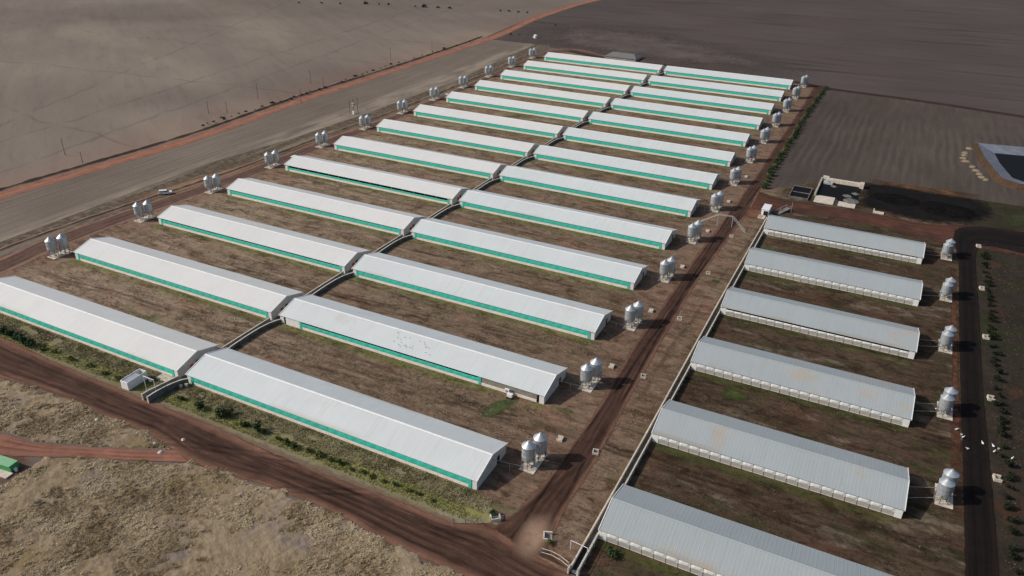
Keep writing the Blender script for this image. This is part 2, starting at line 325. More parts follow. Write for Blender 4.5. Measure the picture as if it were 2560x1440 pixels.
def teal():
    k = NT('teal_curtain', 0.6, 0, 0.3); co = k.co()
    a = k.noise(k.scale(co, (2.5, 1, 0.8)), 1.0, 4); b = k.noise(k.scale(co, (0.3, 0.3, 0.3)), 1.0, 3)
    k.col(k.ramp(k.math('ADD', k.math('MULTIPLY', a, 0.6), k.math('MULTIPLY', b, 0.4)), [(0.3, (0.03, 0.44, 0.33)), (0.7, (0.07, 0.66, 0.52))]))
    inf = k.n('ShaderNodeObjectInfo'); c0 = k.b.inputs['Base Color'].links[0].from_socket
    k.col(k.mix(k.math('MULTIPLY', inf.outputs['Random'], 0.38), c0, (0.10, 0.40, 0.32)))
    fold = k.noise(k.scale(co, (9.0, 1, 0.5)), 1.0, 3); k.bump(k.math('ADD', a, fold), 0.8, 0.08); return k.m
MAT['teal'] = teal()
MAT['tarp'] = flat('white_tarpaulin', (0.80, 0.80, 0.77), 0.55, var=0.05)
MAT['mesh'] = flat('grey_mesh_panel', (0.40, 0.385, 0.34), 0.85, var=0.12, sc=1.0)
MAT['meshdark'] = flat('brown_mesh_panel', (0.26, 0.245, 0.195), 0.85, var=0.2, sc=1.2)
MAT['dark'] = flat('dark_interior', (0.02, 0.019, 0.018), 0.9)  # near-black paints in the shade seen through openings
MAT['post'] = flat('grey_post', (0.20, 0.20, 0.19), 0.6)
def concrete(name, c0, c1, sc=0.7):
    k = NT(name, 0.9, 0, 0.2); co = k.co(); a = k.noise(co, sc, 6, 0.68)
    k.col(k.ramp(a, [(0.34, c0), (0.55, tuple((x + y) / 2 for x, y in zip(c0, c1))), (0.7, c1)])); k.bump(a, 0.3, 0.05); return k.m
MAT['conc'] = concrete('weathered_concrete', (0.27, 0.25, 0.215), (0.50, 0.46, 0.395))
MAT['concdark'] = concrete('stained_shaded_concrete', (0.085, 0.08, 0.072), (0.24, 0.23, 0.205), 0.5)  # dark tone also carries shade painted on race walls and shed floors
MAT['concpale'] = concrete('pale_concrete', (0.47, 0.41, 0.33), (0.70, 0.63, 0.53), 0.8)
def galv():
    k = NT('galvanised_steel', 0.42, 0.55, 0.5); co = k.co(); o = k.xyz(co)
    a = k.noise(k.scale(co, (2, 2, 0.5)), 1.0, 5, 0.6)
    inf = k.n('ShaderNodeObjectInfo')
    c = k.ramp(a, [(0.3, (0.40, 0.43, 0.45)), (0.7, (0.62, 0.65, 0.67))])
    c = k.mix(k.math('MULTIPLY', inf.outputs['Random'], 0.35), c, (0.45, 0.46, 0.45))
    w = k.math('SINE', k.math('MULTIPLY', o[2], 55.0)); k.bump(w, 0.25, 0.02); k.col(c); return k.m
MAT['galv'] = galv()
MAT['steel'] = flat('zinc_pipe', (0.50, 0.51, 0.50), 0.5, 0.3)
MAT['dullpipe'] = flat('dull_pipe', (0.33, 0.30, 0.265), 0.7)
MAT['legs'] = flat('silo_leg_steel', (0.22, 0.235, 0.24), 0.55, 0.4)
MAT['whitepaint'] = flat('white_paint', (0.80, 0.80, 0.79), 0.35, spec=0.5)
MAT['glass'] = NT('dark_glass', 0.08, 0, 0.6).col((0.012, 0.013, 0.015)).m
MAT['rubber'] = flat('black_rubber', (0.018, 0.018, 0.018), 0.8)
MAT['red'] = flat('red_paint', (0.55, 0.06, 0.03), 0.5)
MAT['green'] = flat('green_paint', (0.035, 0.30, 0.10), 0.5)
MAT['wood'] = flat('grey_timber', (0.13, 0.105, 0.085), 0.9)
MAT['slurry'] = NT('slurry_water', 0.5, 0, 0.03).col((0.009, 0.009, 0.0095)).m
MAT['liner'] = concrete('pond_liner', (0.12, 0.135, 0.165), (0.21, 0.225, 0.26), 0.25)
MAT['manure'] = flat('black_manure', (0.0095, 0.0085, 0.008), 1.0, var=0.4, sc=0.5, spec=0.02)
MAT['spoil'] = concrete('sandy_spoil', (0.15, 0.115, 0.075), (0.31, 0.25, 0.17), 0.5)
MAT['bird'] = flat('white_feathers', (0.85, 0.85, 0.83), 0.8)
MAT['darkbird'] = flat('dark_feathers', (0.10, 0.10, 0.11), 0.8)
MAT['bark'] = flat('brown_bark', (0.07, 0.052, 0.036), 0.9)
def leaf(name, a, b):
    k = NT(name, 0.75, 0, 0.2); vc = k.n('ShaderNodeVertexColor'); vc.layer_name = 'tone'
    k.col(k.mix(k.xyz(vc.outputs[0])[0], a, b)); return k.m
MAT['leafdark'] = leaf('dark_leaves', (0.016, 0.032, 0.013), (0.045, 0.078, 0.026))
MAT['leafolive'] = leaf('olive_leaves', (0.06, 0.066, 0.018), (0.15, 0.155, 0.045))
MAT['leafblack'] = leaf('dusty_leaves', (0.018, 0.018, 0.011), (0.05, 0.045, 0.025))
MAT['leafeast'] = leaf('deep_green_leaves', (0.006, 0.011, 0.005), (0.016, 0.025, 0.009))
MAT['leafhedge'] = leaf('hedge_leaves', (0.012, 0.028, 0.009), (0.048, 0.088, 0.026))
MAT['tuft'] = leaf('dry_grass_blades', (0.185, 0.126, 0.062), (0.52, 0.42, 0.272))
MAT['tuftgreen'] = leaf('green_grass_blades', (0.10, 0.105, 0.03), (0.31, 0.30, 0.105))
MAT['tuftyard'] = leaf('yard_grass_blades', (0.05, 0.036, 0.023), (0.36, 0.285, 0.195))

# ------------------------------------------------------------------ mesh helpers
class MB:
    def __init__(s): s.v = []; s.f = []
    def face(s, *pts):
        i = len(s.v); s.v += [tuple(p) for p in pts]; s.f.append(tuple(range(i, i + len(pts)))); return s
    def box(s, x0, y0, z0, x1, y1, z1):
        i = len(s.v)
        s.v += [(x0, y0, z0), (x1, y0, z0), (x1, y1, z0), (x0, y1, z0), (x0, y0, z1), (x1, y0, z1), (x1, y1, z1), (x0, y1, z1)]
        s.f += [(i, i + 3, i + 2, i + 1), (i + 4, i + 5, i + 6, i + 7), (i, i + 1, i + 5, i + 4), (i + 1, i + 2, i + 6, i + 5), (i + 2, i + 3, i + 7, i + 6), (i + 3, i, i + 4, i + 7)]
        return s
    def tube(s, p0, p1, r0, r1=None, n=8, caps=True):
        r1 = r0 if r1 is None else r1
        p0, p1 = Vector(p0), Vector(p1); d = (p1 - p0).normalized()
        a = d.orthogonal().normalized(); b = d.cross(a); i = len(s.v)
        for p, r in ((p0, r0), (p1, r1)):
            for j in range(n):
                t = 2 * PI * j / n; s.v.append(tuple(p + a * (math.cos(t) * r) + b * (math.sin(t) * r)))
        for j in range(n): s.f.append((i + j, i + (j + 1) % n, i + n + (j + 1) % n, i + n + j))
        if caps: s.f.append(tuple(i + j for j in reversed(range(n)))); s.f.append(tuple(i + n + j for j in range(n)))
        return s
    def lathe(s, prof, n=20):
        i = len(s.v)
        for (r, z) in prof:
            for j in range(n):
                t = 2 * PI * j / n; s.v.append((math.cos(t) * r, math.sin(t) * r, z))
        for q in range(len(prof) - 1):
            for j in range(n):
                a = i + q * n; s.f.append((a + j, a + (j + 1) % n, a + n + (j + 1) % n, a + n + j))
        return s
    def wall(s, pts, th, z0, z1):
        """free-standing wall along a polyline, given thickness"""
        P = [Vector((p[0], p[1], 0)) for p in pts]; L = []; R = []
        for j in range(len(P)):
            d = (P[min(j + 1, len(P) - 1)] - P[max(j - 1, 0)]).normalized(); nn = Vector((-d.y, d.x, 0)) * th / 2
            L.append(P[j] + nn); R.append(P[j] - nn)
        i = len(s.v)
        for j in range(len(P)):
            for q, z in ((L[j], z0), (L[j], z1), (R[j], z1), (R[j], z0)): s.v.append((q.x, q.y, z))
        for j in range(len(P) - 1):
            a = i + 4 * j
            for e in range(3): s.f.append((a + e, a + e + 1, a + 4 + e + 1, a + 4 + e))
        s.f.append((i, i + 3, i + 2, i + 1)); a = i + 4 * (len(P) - 1); s.f.append((a, a + 1, a + 2, a + 3)); return s
    def mesh(s, name, mat, smooth=False):
        me = bpy.data.meshes.new(name); me.from_pydata(s.v, [], s.f); me.materials.append(mat); me.update()
        if smooth: me.polygons.foreach_set('use_smooth', [True] * len(me.polygons))
        return me
    def build(s, name, mat, parent=None, loc=None, smooth=False):
        return put(name, s.mesh(name, mat, smooth), parent, loc)
def put(name, me, parent=None, loc=None, rz=0.0, sc=None):
    o = bpy.data.objects.new(name, me); COL.objects.link(o)
    if parent: o.parent = parent
    if loc: o.location = loc
    if rz: o.rotation_euler = (0, 0, rz)
    if sc: o.scale = sc
    return o
def tag(o, label, cat, group=None):
    o['label'] = label; o['category'] = cat
    if group: o['group'] = group
    return o
def thing(name, loc, label, cat, group=None, rz=0.0):
    o = bpy.data.objects.new(name, None); COL.objects.link(o); o.location = loc; o.rotation_euler = (0, 0, rz); o.empty_display_size = 0.5
    return tag(o, label, cat, group)
def copy_tree(o, parent=None):
    c = o.copy(); COL.objects.link(c)
    if parent: c.parent = parent
    for ch in KIDS.get(o.name, []): copy_tree(ch, c)
    return c
KIDS = {}
def index_kids(root):
    KIDS.clear()
    for o in bpy.data.objects:
        if o.parent: KIDS.setdefault(o.parent.name, []).append(o)
def struct(o): o['kind'] = 'structure'; return o
ORD = ['first', 'second', 'third', 'fourth', 'fifth', 'sixth', 'seventh', 'eighth', 'ninth', 'tenth', 'eleventh', 'twelfth', 'thirteenth', 'fourteenth', 'fifteenth', 'sixteenth', 'seventeenth', 'eighteenth', 'nineteenth', 'twentieth']
TENS = {2: 'twenty', 3: 'thirty', 4: 'forty', 5: 'fifty'}; TENTH = {2: 'twentieth', 3: 'thirtieth', 4: 'fortieth', 5: 'fiftieth'}
def ordn(i):
    i += 1
    if i <= 20: return ORD[i - 1]
    return TENTH[i // 10] if i % 10 == 0 else TENS[i // 10] + '-' + ORD[i % 10 - 1]

def catmull(pts, step=1.5):
    P = [Vector((p[0], p[1], 0)) for p in pts]; out = []
    for i in range(len(P) - 1):
        a = P[i - 1] if i else P[0] * 2 - P[1]; b, c = P[i], P[i + 1]; d = P[i + 2] if i + 2 < len(P) else P[-1] * 2 - P[-2]
        n = max(1, int((c - b).length / step))
        for j in range(n):
            t = j / n; L_ = (c - b).length; m0 = (c - a).normalized() * L_; m1 = (d - b).normalized() * L_
            out.append((2 * t ** 3 - 3 * t * t + 1) * b + (t ** 3 - 2 * t * t + t) * m0 + (3 * t * t - 2 * t ** 3) * c + (t ** 3 - t * t) * m1)
    out.append(P[-1]); return out
def resample(pts, n):
    P = catmull(pts, 1.0); L = [0]
    for a, b in zip(P, P[1:]): L.append(L[-1] + (b - a).length)
    res = []; j = 0
    for i in range(n):
        t = L[-1] * i / (n - 1)
        while j < len(L) - 2 and L[j + 1] < t: j += 1
        f = (t - L[j]) / max(1e-9, L[j + 1] - L[j]); res.append(P[j].lerp(P[j + 1], min(1, f)))
    return res, L[-1]
def ribbon2(name, A, B, mat, z, grow=1.08):
    """a road sheet between two edge lines; UV carries the across / along position"""
    LA = resample(A, 2)[1]; n = max(3, int(LA / 2.0)); a = resample(A, n)[0]; b = resample(B, n)[0]
    K = 9; v = []; f = []; uv = []
    s = 0.0; prev = None
    for i in range(n):
        m = (a[i] + b[i]) / 2; s += (m - prev).length if prev else 0; prev = m
        for k in range(K):
            t = -1 + 2 * k / (K - 1); q = m + (b[i] - m) * t * grow
            v.append((q.x, q.y, z)); uv.append((t, s / 10))
    for i in range(n - 1):
        for k in range(K - 1):
            c = i * K + k; f.append((c, c + K, c + K + 1, c + 1))
    me = bpy.data.meshes.new(name); me.from_pydata(v, [], f); me.materials.append(mat)
    ul = me.uv_layers.new(name='UVMap'); ul.data.foreach_set('uv', [c for l in me.loops for c in uv[l.vertex_index]])
    me.update(); me.flip_normals() if me.polygons[0].normal.z < 0 else None
    return struct(put(name, me))
def ribbon(name, pts, w, mat, z):
    P = catmull(pts, 4.0); A = []; B = []
    for j, p in enumerate(P):
        d = (P[min(j + 1, len(P) - 1)] - P[max(j - 1, 0)]).normalized(); nn = Vector((-d.y, d.x, 0))
        A.append((p + nn * w / 2)[:2]); B.append((p - nn * w / 2)[:2])
    return ribbon2(name, A, B, mat, z)
def sheet(name, poly, mat, z):
    me = bpy.data.meshes.new(name); me.from_pydata([(x, y, z) for x, y in poly], [], [tuple(range(len(poly)))]); me.materials.append(mat); me.update()
    if me.polygons[0].normal.z < 0: me.flip_normals()
    return struct(put(name, me))
def patch(name, poly, mat, z, dome=0.0):
    """soft-edged ground patch: rings from centre to border"""
    P, _ = resample(list(poly) + [poly[0]], 48); c = sum((p for p in P[:-1]), Vector()) / 47; rings = [1.12, 0.85, 0.55, 0.25]
    v = [(c.x, c.y, z + dome)]; uv = [0.0]; f = []
    for r in rings:
        for p in P[:-1]:
            q = c + (p - c) * r; v.append((q.x, q.y, z + dome * max(0, 1 - (r / 1.0) ** 2) * random.uniform(0.8, 1.2))); uv.append(r / 1.12)
    N = 47
    for a in range(3):
        for j in range(N): f.append((1 + a * N + j, 1 + a * N + (j + 1) % N, 1 + (a + 1) * N + (j + 1) % N, 1 + (a + 1) * N + j))
    for j in range(N): f.append((1 + 3 * N + j, 1 + 3 * N + (j + 1) % N, 0))
    me = bpy.data.meshes.new(name); me.from_pydata(v, [], f); me.materials.append(mat)
    ul = me.uv_layers.new(name='UVMap'); ul.data.foreach_set('uv', [x for l in me.loops for x in (uv[l.vertex_index], 0.0)])
    me.update(); me.flip_normals() if me.polygons[0].normal.z < 0 else None
    return struct(put(name, me))

def vnoise(x, y, sc, seed):
    g = np.random.default_rng(seed).random((256, 256)); X = x / sc; Y = y / sc; xi = np.floor(X).astype(int); yi = np.floor(Y).astype(int); fx = X - xi; fy = Y - yi
    fx = fx * fx * (3 - 2 * fx); fy = fy * fy * (3 - 2 * fy); xi %= 256; yi %= 256; x1 = (xi + 1) % 256; y1 = (yi + 1) % 256
    return (g[xi, yi] * (1 - fx) + g[x1, yi] * fx) * (1 - fy) + (g[xi, y1] * (1 - fx) + g[x1, y1] * fx) * fy
def np_mesh(name, v, f, mat, tone=None):
    v = np.asarray(v, np.float32); f = np.asarray(f, np.int32); nf, k = f.shape
    me = bpy.data.meshes.new(name); me.vertices.add(len(v)); me.vertices.foreach_set('co', v.ravel())
    me.loops.add(nf * k); me.loops.foreach_set('vertex_index', f.ravel()); me.polygons.add(nf); me.polygons.foreach_set('loop_start', np.arange(nf, dtype=np.int32) * k)
    try: me.polygons.foreach_set('loop_total', np.full(nf, k, np.int32))
    except Exception: pass
    me.materials.append(mat); me.update(calc_edges=True)
    if tone is not None:
        ca = me.color_attributes.new('tone', 'FLOAT_COLOR', 'POINT'); arr = np.ones((len(v), 4), np.float32); arr[:, :3] = np.asarray(tone, np.float32)[:, None]
        ca.data.foreach_set('color', arr.ravel())
    return me
def tufts(name, xy, mat, h=(0.25, 0.5), w=0.25, z=0.03, blades=3, seed=1, wind=None, tsc=3.0):
    r = np.random.default_rng(seed); n = len(xy); V = []; T = []
    ht = r.uniform(h[0], h[1], n); tn = np.clip(0.5 + 1.5 * (vnoise(xy[:, 0], xy[:, 1], tsc, seed + 70) - 0.5) + r.normal(0, 0.16, n), 0, 1)
    for b in range(blades):
        a = r.uniform(0, 2 * PI, n); lean = r.uniform(1.0, 2.8, n) * ht; la = r.normal(wind, 0.7, n) if wind is not None else r.uniform(0, 2 * PI, n); ww = w * r.uniform(0.5, 1.1, n)
        bx = xy[:, 0] + r.normal(0, w * 0.5, n); by = xy[:, 1] + r.normal(0, w * 0.5, n)
        zz = np.broadcast_to(z, n); p0 = np.stack([bx - np.cos(a) * ww, by - np.sin(a) * ww, zz], 1); p1 = np.stack([bx + np.cos(a) * ww, by + np.sin(a) * ww, zz], 1)
        p2 = np.stack([bx + np.cos(la) * lean, by + np.sin(la) * lean, z + ht], 1)
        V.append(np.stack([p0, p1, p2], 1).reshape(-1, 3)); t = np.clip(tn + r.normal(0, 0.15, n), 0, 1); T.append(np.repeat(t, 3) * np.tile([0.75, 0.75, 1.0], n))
    V = np.concatenate(V); T = np.concatenate(T); F = np.arange(len(V)).reshape(-1, 3)
    o = put(name, np_mesh(name, V, F, mat, T)); o['kind'] = 'stuff'; return o

# ================================================================== GROUND
S_UP = [(-260, -6.5), (-180, -7), (-130, -7.4), (-102, -8.0), (-87.6, -8.5), (-76.5, -9.4), (-62.3, -9.9), (-49.7, -9.9), (-42.6, -10.2), (-36.4, -10.2), (-23.1, -9.6), (-0.6, -10.7), (20.5, -10.6), (39.6, -10.0), (47, -10.3), (51, -8.6), (55, -7.4), (60, -8.6), (72, -11.2), (90, -13), (150, -14)]
S_LO = [(-260, -20.5), (-180, -21), (-130, -21.3), (-100, -21.5), (-81.4, -21.3), (-68.6, -19.6), (-63, -19.4), (-53.5, -19.8), (-46.1, -20.1), (-34.2, -19.6), (-29.9, -19.4), (-12.9, -22.3), (-2.4, -21.4), (7.3, -20.0), (27.4, -19.9), (37.8, -21.4), (45.7, -21.7), (60.5, -22.2), (90, -23), (150, -24)]
sheet('ground', [(-4000, -3000), (4000, -3000), (4000, 5000), (-4000, 5000)], MAT['base'], -0.03)
sheet('west_field', [(-2500, -600), (-203, -600), (-203, 520), (-219, 600), (-214, 760), (-120, 1600), (-2500, 2600)], MAT['west'], 0.0)
sheet('ploughed_strip', [(-203, -600), (-160, -600), (-162.5, 60), (-164, 130), (-157, 175), (-153, 230), (-151, 330), (-158, 430), (-160, 470), (-203, 470)], MAT['strip'], 0.01)
sheet('grass_verge', [(-164, -600), (-138, -600), (-138, 445), (-150, 475), (-162, 470)], MAT['verge'], 0.005)
sheet('ploughed_field', [(-208, 464), (-150, 464), (-60, 446), (60, 434), (122, 426.5), (177, 416.5), (300, 395.5), (600, 339.5), (1500, 200), (2500, 2600), (-100, 1600), (-214, 760), (-222, 600)], MAT['north'], 0.0)
patch('pale_field_corner', [(-200, 470), (-140, 462), (-60, 448), (30, 442), (60, 470), (20, 520), (-60, 570), (-150, 600), (-205, 560)], patch_mat('pale_field_soil', (0.078, 0.062, 0.055), (0.125, 0.10, 0.085), 0.05, 0.8), 0.02)
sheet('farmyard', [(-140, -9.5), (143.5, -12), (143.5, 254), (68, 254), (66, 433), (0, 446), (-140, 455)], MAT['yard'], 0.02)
sheet('front_verge', [(-300, -12), (56, -12), (56, -5), (50, -1.5), (-300, -1.5)], MAT['front'], 0.035)
sheet('stubble_field', [(66, 219), (84, 238), (102, 249), (150, 252), (600, 260), (600, 340), (300, 396), (177, 417), (122, 427), (60, 434.5), (65, 400)], MAT['small'], 0.03)
sheet('east_scrub', [(143, -60), (700, -60), (700, 262), (143, 262)], MAT['east'], 0.0)

ribbon2('south_road', S_UP, S_LO, MAT['road_s'], 0.085)
ribbon2('yard_road', [(50.5, -9.0), (56.0, -5.6), (58.0, 4), (59.4, 16), (59.6, 33), (59.0, 52), (58.0, 75), (58.2, 95), (58.2, 120), (58.2, 150), (58.9, 172), (59.4, 202), (59.8, 240), (59.5, 300), (59.5, 360), (58, 436)],
        [(79, -11), (70.5, -9.0), (67.2, -2.0), (67.0, 10), (66.9, 22), (65.8, 43), (65.3, 63), (64.6, 89), (64.2, 118), (64.7, 143), (65.4, 163), (66.4, 192), (64.8, 240), (64.2, 300), (64.0, 360), (66, 440)], MAT['road_r'], 0.07)
ribbon2('slurry_road', [(62, 222), (66, 217), (72, 213), (80, 211.5), (106, 213), (128, 212), (140, 216), (150, 220), (170, 223), (230, 226)], [(62, 186), (66, 187), (70, 194), (78, 198), (106, 200.5), (126, 197), (140, 193), (150, 194), (170, 197), (230, 203)], MAT['road_e'], 0.055)
ribbon2('dark_road', [(140.8, -40), (140.9, 24), (140.9, 53), (140.8, 87), (140.7, 133), (140.9, 180), (139.5, 204), (141.5, 214), (150, 220), (164, 221.6), (230, 224)],
        [(147.2, -40), (147.1, 24), (146.9, 56), (146.4, 90), (146.7, 136), (146.8, 180), (147.6, 194), (149, 198), (153, 199.5), (163, 198), (230, 196)], MAT['road_d'], 0.09)
ribbon2('farm_track', [(-151, -60), (-150.5, 10), (-150.1, 23), (-152, 39), (-149.5, 70), (-143.5, 127), (-142.3, 181), (-138, 243), (-139.5, 340), (-142.4, 426), (-141, 452), (-136, 463), (-121, 469), (-90, 452)],
        [(-137, -60), (-137.2, 10), (-138, 23), (-139.5, 40), (-138.6, 70), (-134.0, 118), (-132.8, 169), (-130.5, 232), (-132.4, 327), (-134.5, 413), (-133, 436), (-128, 446), (-119, 450), (-90, 441)], MAT['track_w'], 0.06)
ribbon('boundary_track', [(-125, 458), (-92, 447), (-62, 445), (-35, 447), (10, 443), (46, 440), (62, 434), (75, 430.5), (122, 427), (177, 417), (300, 396), (600, 340)], 7.5, MAT['track_n'], 0.075)
ribbon2('red_road', [(-209, -600), (-209.5, 55), (-206, 105), (-203, 161), (-207.5, 244), (-206.5, 346), (-208.5, 466), (-213.5, 525), (-223, 612), (-221, 739), (-190, 950), (-120, 1500)],
        [(-200, -600), (-200.5, 57), (-197.4, 100), (-193.5, 152), (-198, 233), (-198.5, 336), (-198.5, 448), (-199, 486), (-212, 594), (-212, 727), (-181, 940), (-108, 1490)], MAT['road_w'], 0.05)
ribbon2('branch_track', [(-110, -46), (-80, -39.5), (-60.3, -34.9), (-48.5, -33.1), (-36.6, -28.3), (-28, -24.6), (-20, -20.5)], [(-106, -58), (-72, -47), (-52.3, -40.1), (-46.7, -37.6), (-36, -32.2), (-27.4, -28.6), (-13.2, -22.2)], MAT['track_b'], 0.10)
RED = patch_mat('red_bare_earth', (0.125, 0.062, 0.042), (0.20, 0.105, 0.072), 0.3)
patch('bare_ground', [(-55, -40), (-47, -37), (-43, -38.5), (-41, -41.5), (-43, -46), (-52, -48), (-58, -45)], RED, 0.075)
OR_ = patch_mat('orange_bare_earth', (0.19, 0.115, 0.072), (0.29, 0.185, 0.12), 0.3)
patch('bare_ground', [(-160, 78), (-152, 74), (-145.5, 92), (-140.5, 125), (-141, 150), (-147, 150), (-152, 128), (-157, 100)], OR_, 0.058)
patch('bare_ground', [(-146, 160), (-140, 158), (-136.5, 200), (-135, 250), (-138.5, 250), (-142, 205)], OR_, 0.058)
patch('pale_road_shoulder', [(60.2, -0.6), (64.2, 1.5), (66.8, -2.5), (67.8, -9.8), (65.6, -13.5), (61.6, -11.5), (60.0, -6)], patch_mat('dusty_pale_earth', (0.21, 0.128, 0.086), (0.32, 0.215, 0.15), 0.3, 0.5), 0.10)
patch('red_junction', [(66, 182), (71, 183), (73, 192), (70, 197), (64, 194)], patch_mat('orange_earth', (0.13, 0.06, 0.036), (0.20, 0.10, 0.06), 0.3, 0.7), 0.08)
patch('green_patch', [(38.2, 34.2), (41.5, 33), (39.6, 26), (37.8, 22.4), (35.0, 22.5), (34.6, 28)], patch_mat('lush_grass', (0.045, 0.062, 0.022), (0.09, 0.105, 0.042), 0.5, 0.9), 0.06)
for nm, c, r_ in (('green_patch', (88, 61.5), 2.9), ('green_patch', (69, 123), 1.3), ('green_patch', (-22.5, -27.0), 1.3)):
    patch(nm, [(c[0] + r_ * random.uniform(1.0, 1.9) * math.cos(t * PI / 3), c[1] + r_ * random.uniform(0.7, 1.3) * math.sin(t * PI / 3)) for t in range(6)], patch_mat('grass_patch', (0.03, 0.048, 0.013), (0.07, 0.09, 0.026), 0.5, 1.0), 0.12)
patch('green_field_corner', [(151, 216), (165, 226), (185, 232), (200, 250), (185, 262), (160, 250), (152, 235)], patch_mat('dark_grass', (0.028, 0.034, 0.014), (0.055, 0.058, 0.026), 0.1, 0.8), 0.06)
patch('manure_stain', [(103, 251), (118, 254), (131, 252), (150, 251.5), (155, 239), (149, 224), (140, 217), (128, 213.5), (114, 217), (104, 220), (104, 236)], patch_mat('manure_soaked_earth', (0.0062, 0.0057, 0.0054), (0.0115, 0.0095, 0.0085), 0.15, 0.35, soft=False), 0.07)
patch('red_bare_strip', [(104, 258), (125, 257), (148, 259), (153, 253), (130, 251), (104, 253)], patch_mat('rusty_earth', (0.05, 0.026, 0.015), (0.15, 0.07, 0.035), 0.2, 0.9), 0.09)
patch('red_bare_strip', [(138.2, 30), (140.6, 30), (140.8, 100), (140.4, 185), (138.4, 185), (138.9, 100)], patch_mat('rust_verge', (0.045, 0.022, 0.014), (0.135, 0.060, 0.033), 0.5, 1.0), 0.065)

# dry grass field in the foreground: a real uneven surface
def poly_y(pts, x):
    xs = [p[0] for p in pts]; ys = [p[1] for p in pts]; return np.interp(x, xs, ys)
def in_branch(x, y, pad=0.0):
    bu = [(-110, -46), (-80, -39.5), (-60.3, -34.9), (-48.5, -33.1), (-36.6, -28.3), (-28, -24.6), (-20, -20.5)]
    bl = [(-106, -58), (-72, -47), (-52.3, -40.1), (-46.7, -37.6), (-36, -32.2), (-27.4, -28.6), (-13.2, -22.2)]
    return (y < poly_y(bu, x) + pad) & (y > poly_y(bl, x) - pad) & (x < -14)
def grass_height(x, y):
    e = np.clip((poly_y(S_LO, x) + 0.5 - y + (vnoise(x, y, 2.2, 5) - 0.5) * 2.4) / 1.6, 0, 1)
    br = np.where(in_branch(x, y, 0.6 + (vnoise(x, y, 1.7, 8) - 0.5) * 1.6), 0, 1); bare = np.where((x > -57) & (x < -42.5) & (y < -36) & (y > -47), 0, 1)
    h = 0.14 + 0.30 * (vnoise(x * 0.8 + y * 0.6, (y * 0.8 - x * 0.6) * 1.8, 2.2, 1) - 0.42) + 0.34 * (vnoise(x * 0.8 + y * 0.6, (y * 0.8 - x * 0.6) * 1.7, 0.85, 2) - 0.45) + 0.4 * (vnoise(x, y, 9, 3) - 0.5)
    return np.where(e * br * bare > 0.02, np.maximum(h, 0.02) * e + 0.1, -0.4)
gx = np.arange(-125, 105, 0.42); gy = np.arange(-72, -17.5, 0.42); GX, GY = np.meshgrid(gx, gy, indexing='ij'); JX = GX + rng.uniform(-0.15, 0.15, GX.shape); JY = GY + rng.uniform(-0.15, 0.15, GY.shape)
H = grass_height(JX, JY)
V = np.stack([JX, JY, H], -1).reshape(-1, 3); nx_, ny_ = GX.shape; idx = np.arange(nx_ * ny_).reshape(nx_, ny_)
F = np.stack([idx[:-1, :-1], idx[1:, :-1], idx[1:, 1:], idx[:-1, 1:]], -1).reshape(-1, 4)
keep = (H.reshape(-1)[F] > -0.3).any(1)
o = put('dry_grass_field', np_mesh('dry_grass_field', V, F[keep], MAT['dry'])); struct(o)
P_ = np.stack([rng.uniform(-100, 60, 150000), rng.uniform(-66, -18, 150000)], 1)
hh = grass_height(P_[:, 0], P_[:, 1]); kk = (hh > 0.0) & ((0.55 * vnoise(P_[:, 0], P_[:, 1], 6.0, 21) + 0.45 * vnoise(P_[:, 0] * 0.8 + P_[:, 1] * 0.6, (P_[:, 1] * 0.8 - P_[:, 0] * 0.6) * 2.2, 2.4, 22)) > 0.47); P_ = P_[kk]; hh = hh[kk]
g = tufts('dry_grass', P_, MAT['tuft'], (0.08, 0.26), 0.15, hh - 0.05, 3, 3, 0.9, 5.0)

MAT['bank'] = soil('bank_soil', [(0.34, (0.19, 0.12, 0.08)), (0.5, (0.27, 0.175, 0.118)), (0.66, (0.34, 0.235, 0.165))], (0.3, 0.3), 0, 0.03)
# banks of earth beside the two western roads
def bank(name, pts, w, h, mat, seed):
    P = catmull(pts, 3.0); prof = [(-1, -0.1), (-0.62, 0.5), (-0.2, 1.0), (0.25, 0.95), (0.55, 0.35), (1, -0.1)]; v = []; f = []; r = random.Random(seed)
    for j, p in enumerate(P):
        d = (P[min(j + 1, len(P) - 1)] - P[max(j - 1, 0)]).normalized(); nn = Vector((d.y, -d.x, 0)); hh = h * r.uniform(0.75, 1.2)
        for (a, b) in prof:
            q = p + nn * (a * w / 2 * r.uniform(0.9, 1.1)); v.append((q.x, q.y, max(-0.05, b * hh)))
    K = len(prof)
    for j in range(len(P) - 1):
        for k in range(K - 1): f.append((j * K + k, j * K + k + 1, (j + 1) * K + k + 1, (j + 1) * K + k))
    me = bpy.data.meshes.new(name); me.from_pydata(v, [], f); me.materials.append(mat); me.update()
    return struct(put(name, me))
bank('road_bank', [(-212, -120), (-212, 50), (-208.6, 105), (-205.6, 161), (-210, 244), (-209, 346), (-211, 440), (-213, 475)], 3.6, 0.95, MAT['bank'], 1)
bank('track_bank', [(-156, -40), (-156, 20), (-155.5, 45), (-152.8, 75), (-147, 127), (-146, 181), (-142.5, 243), (-143.5, 340), (-146.5, 430)], 3.0, 0.65, MAT['bank'], 2)

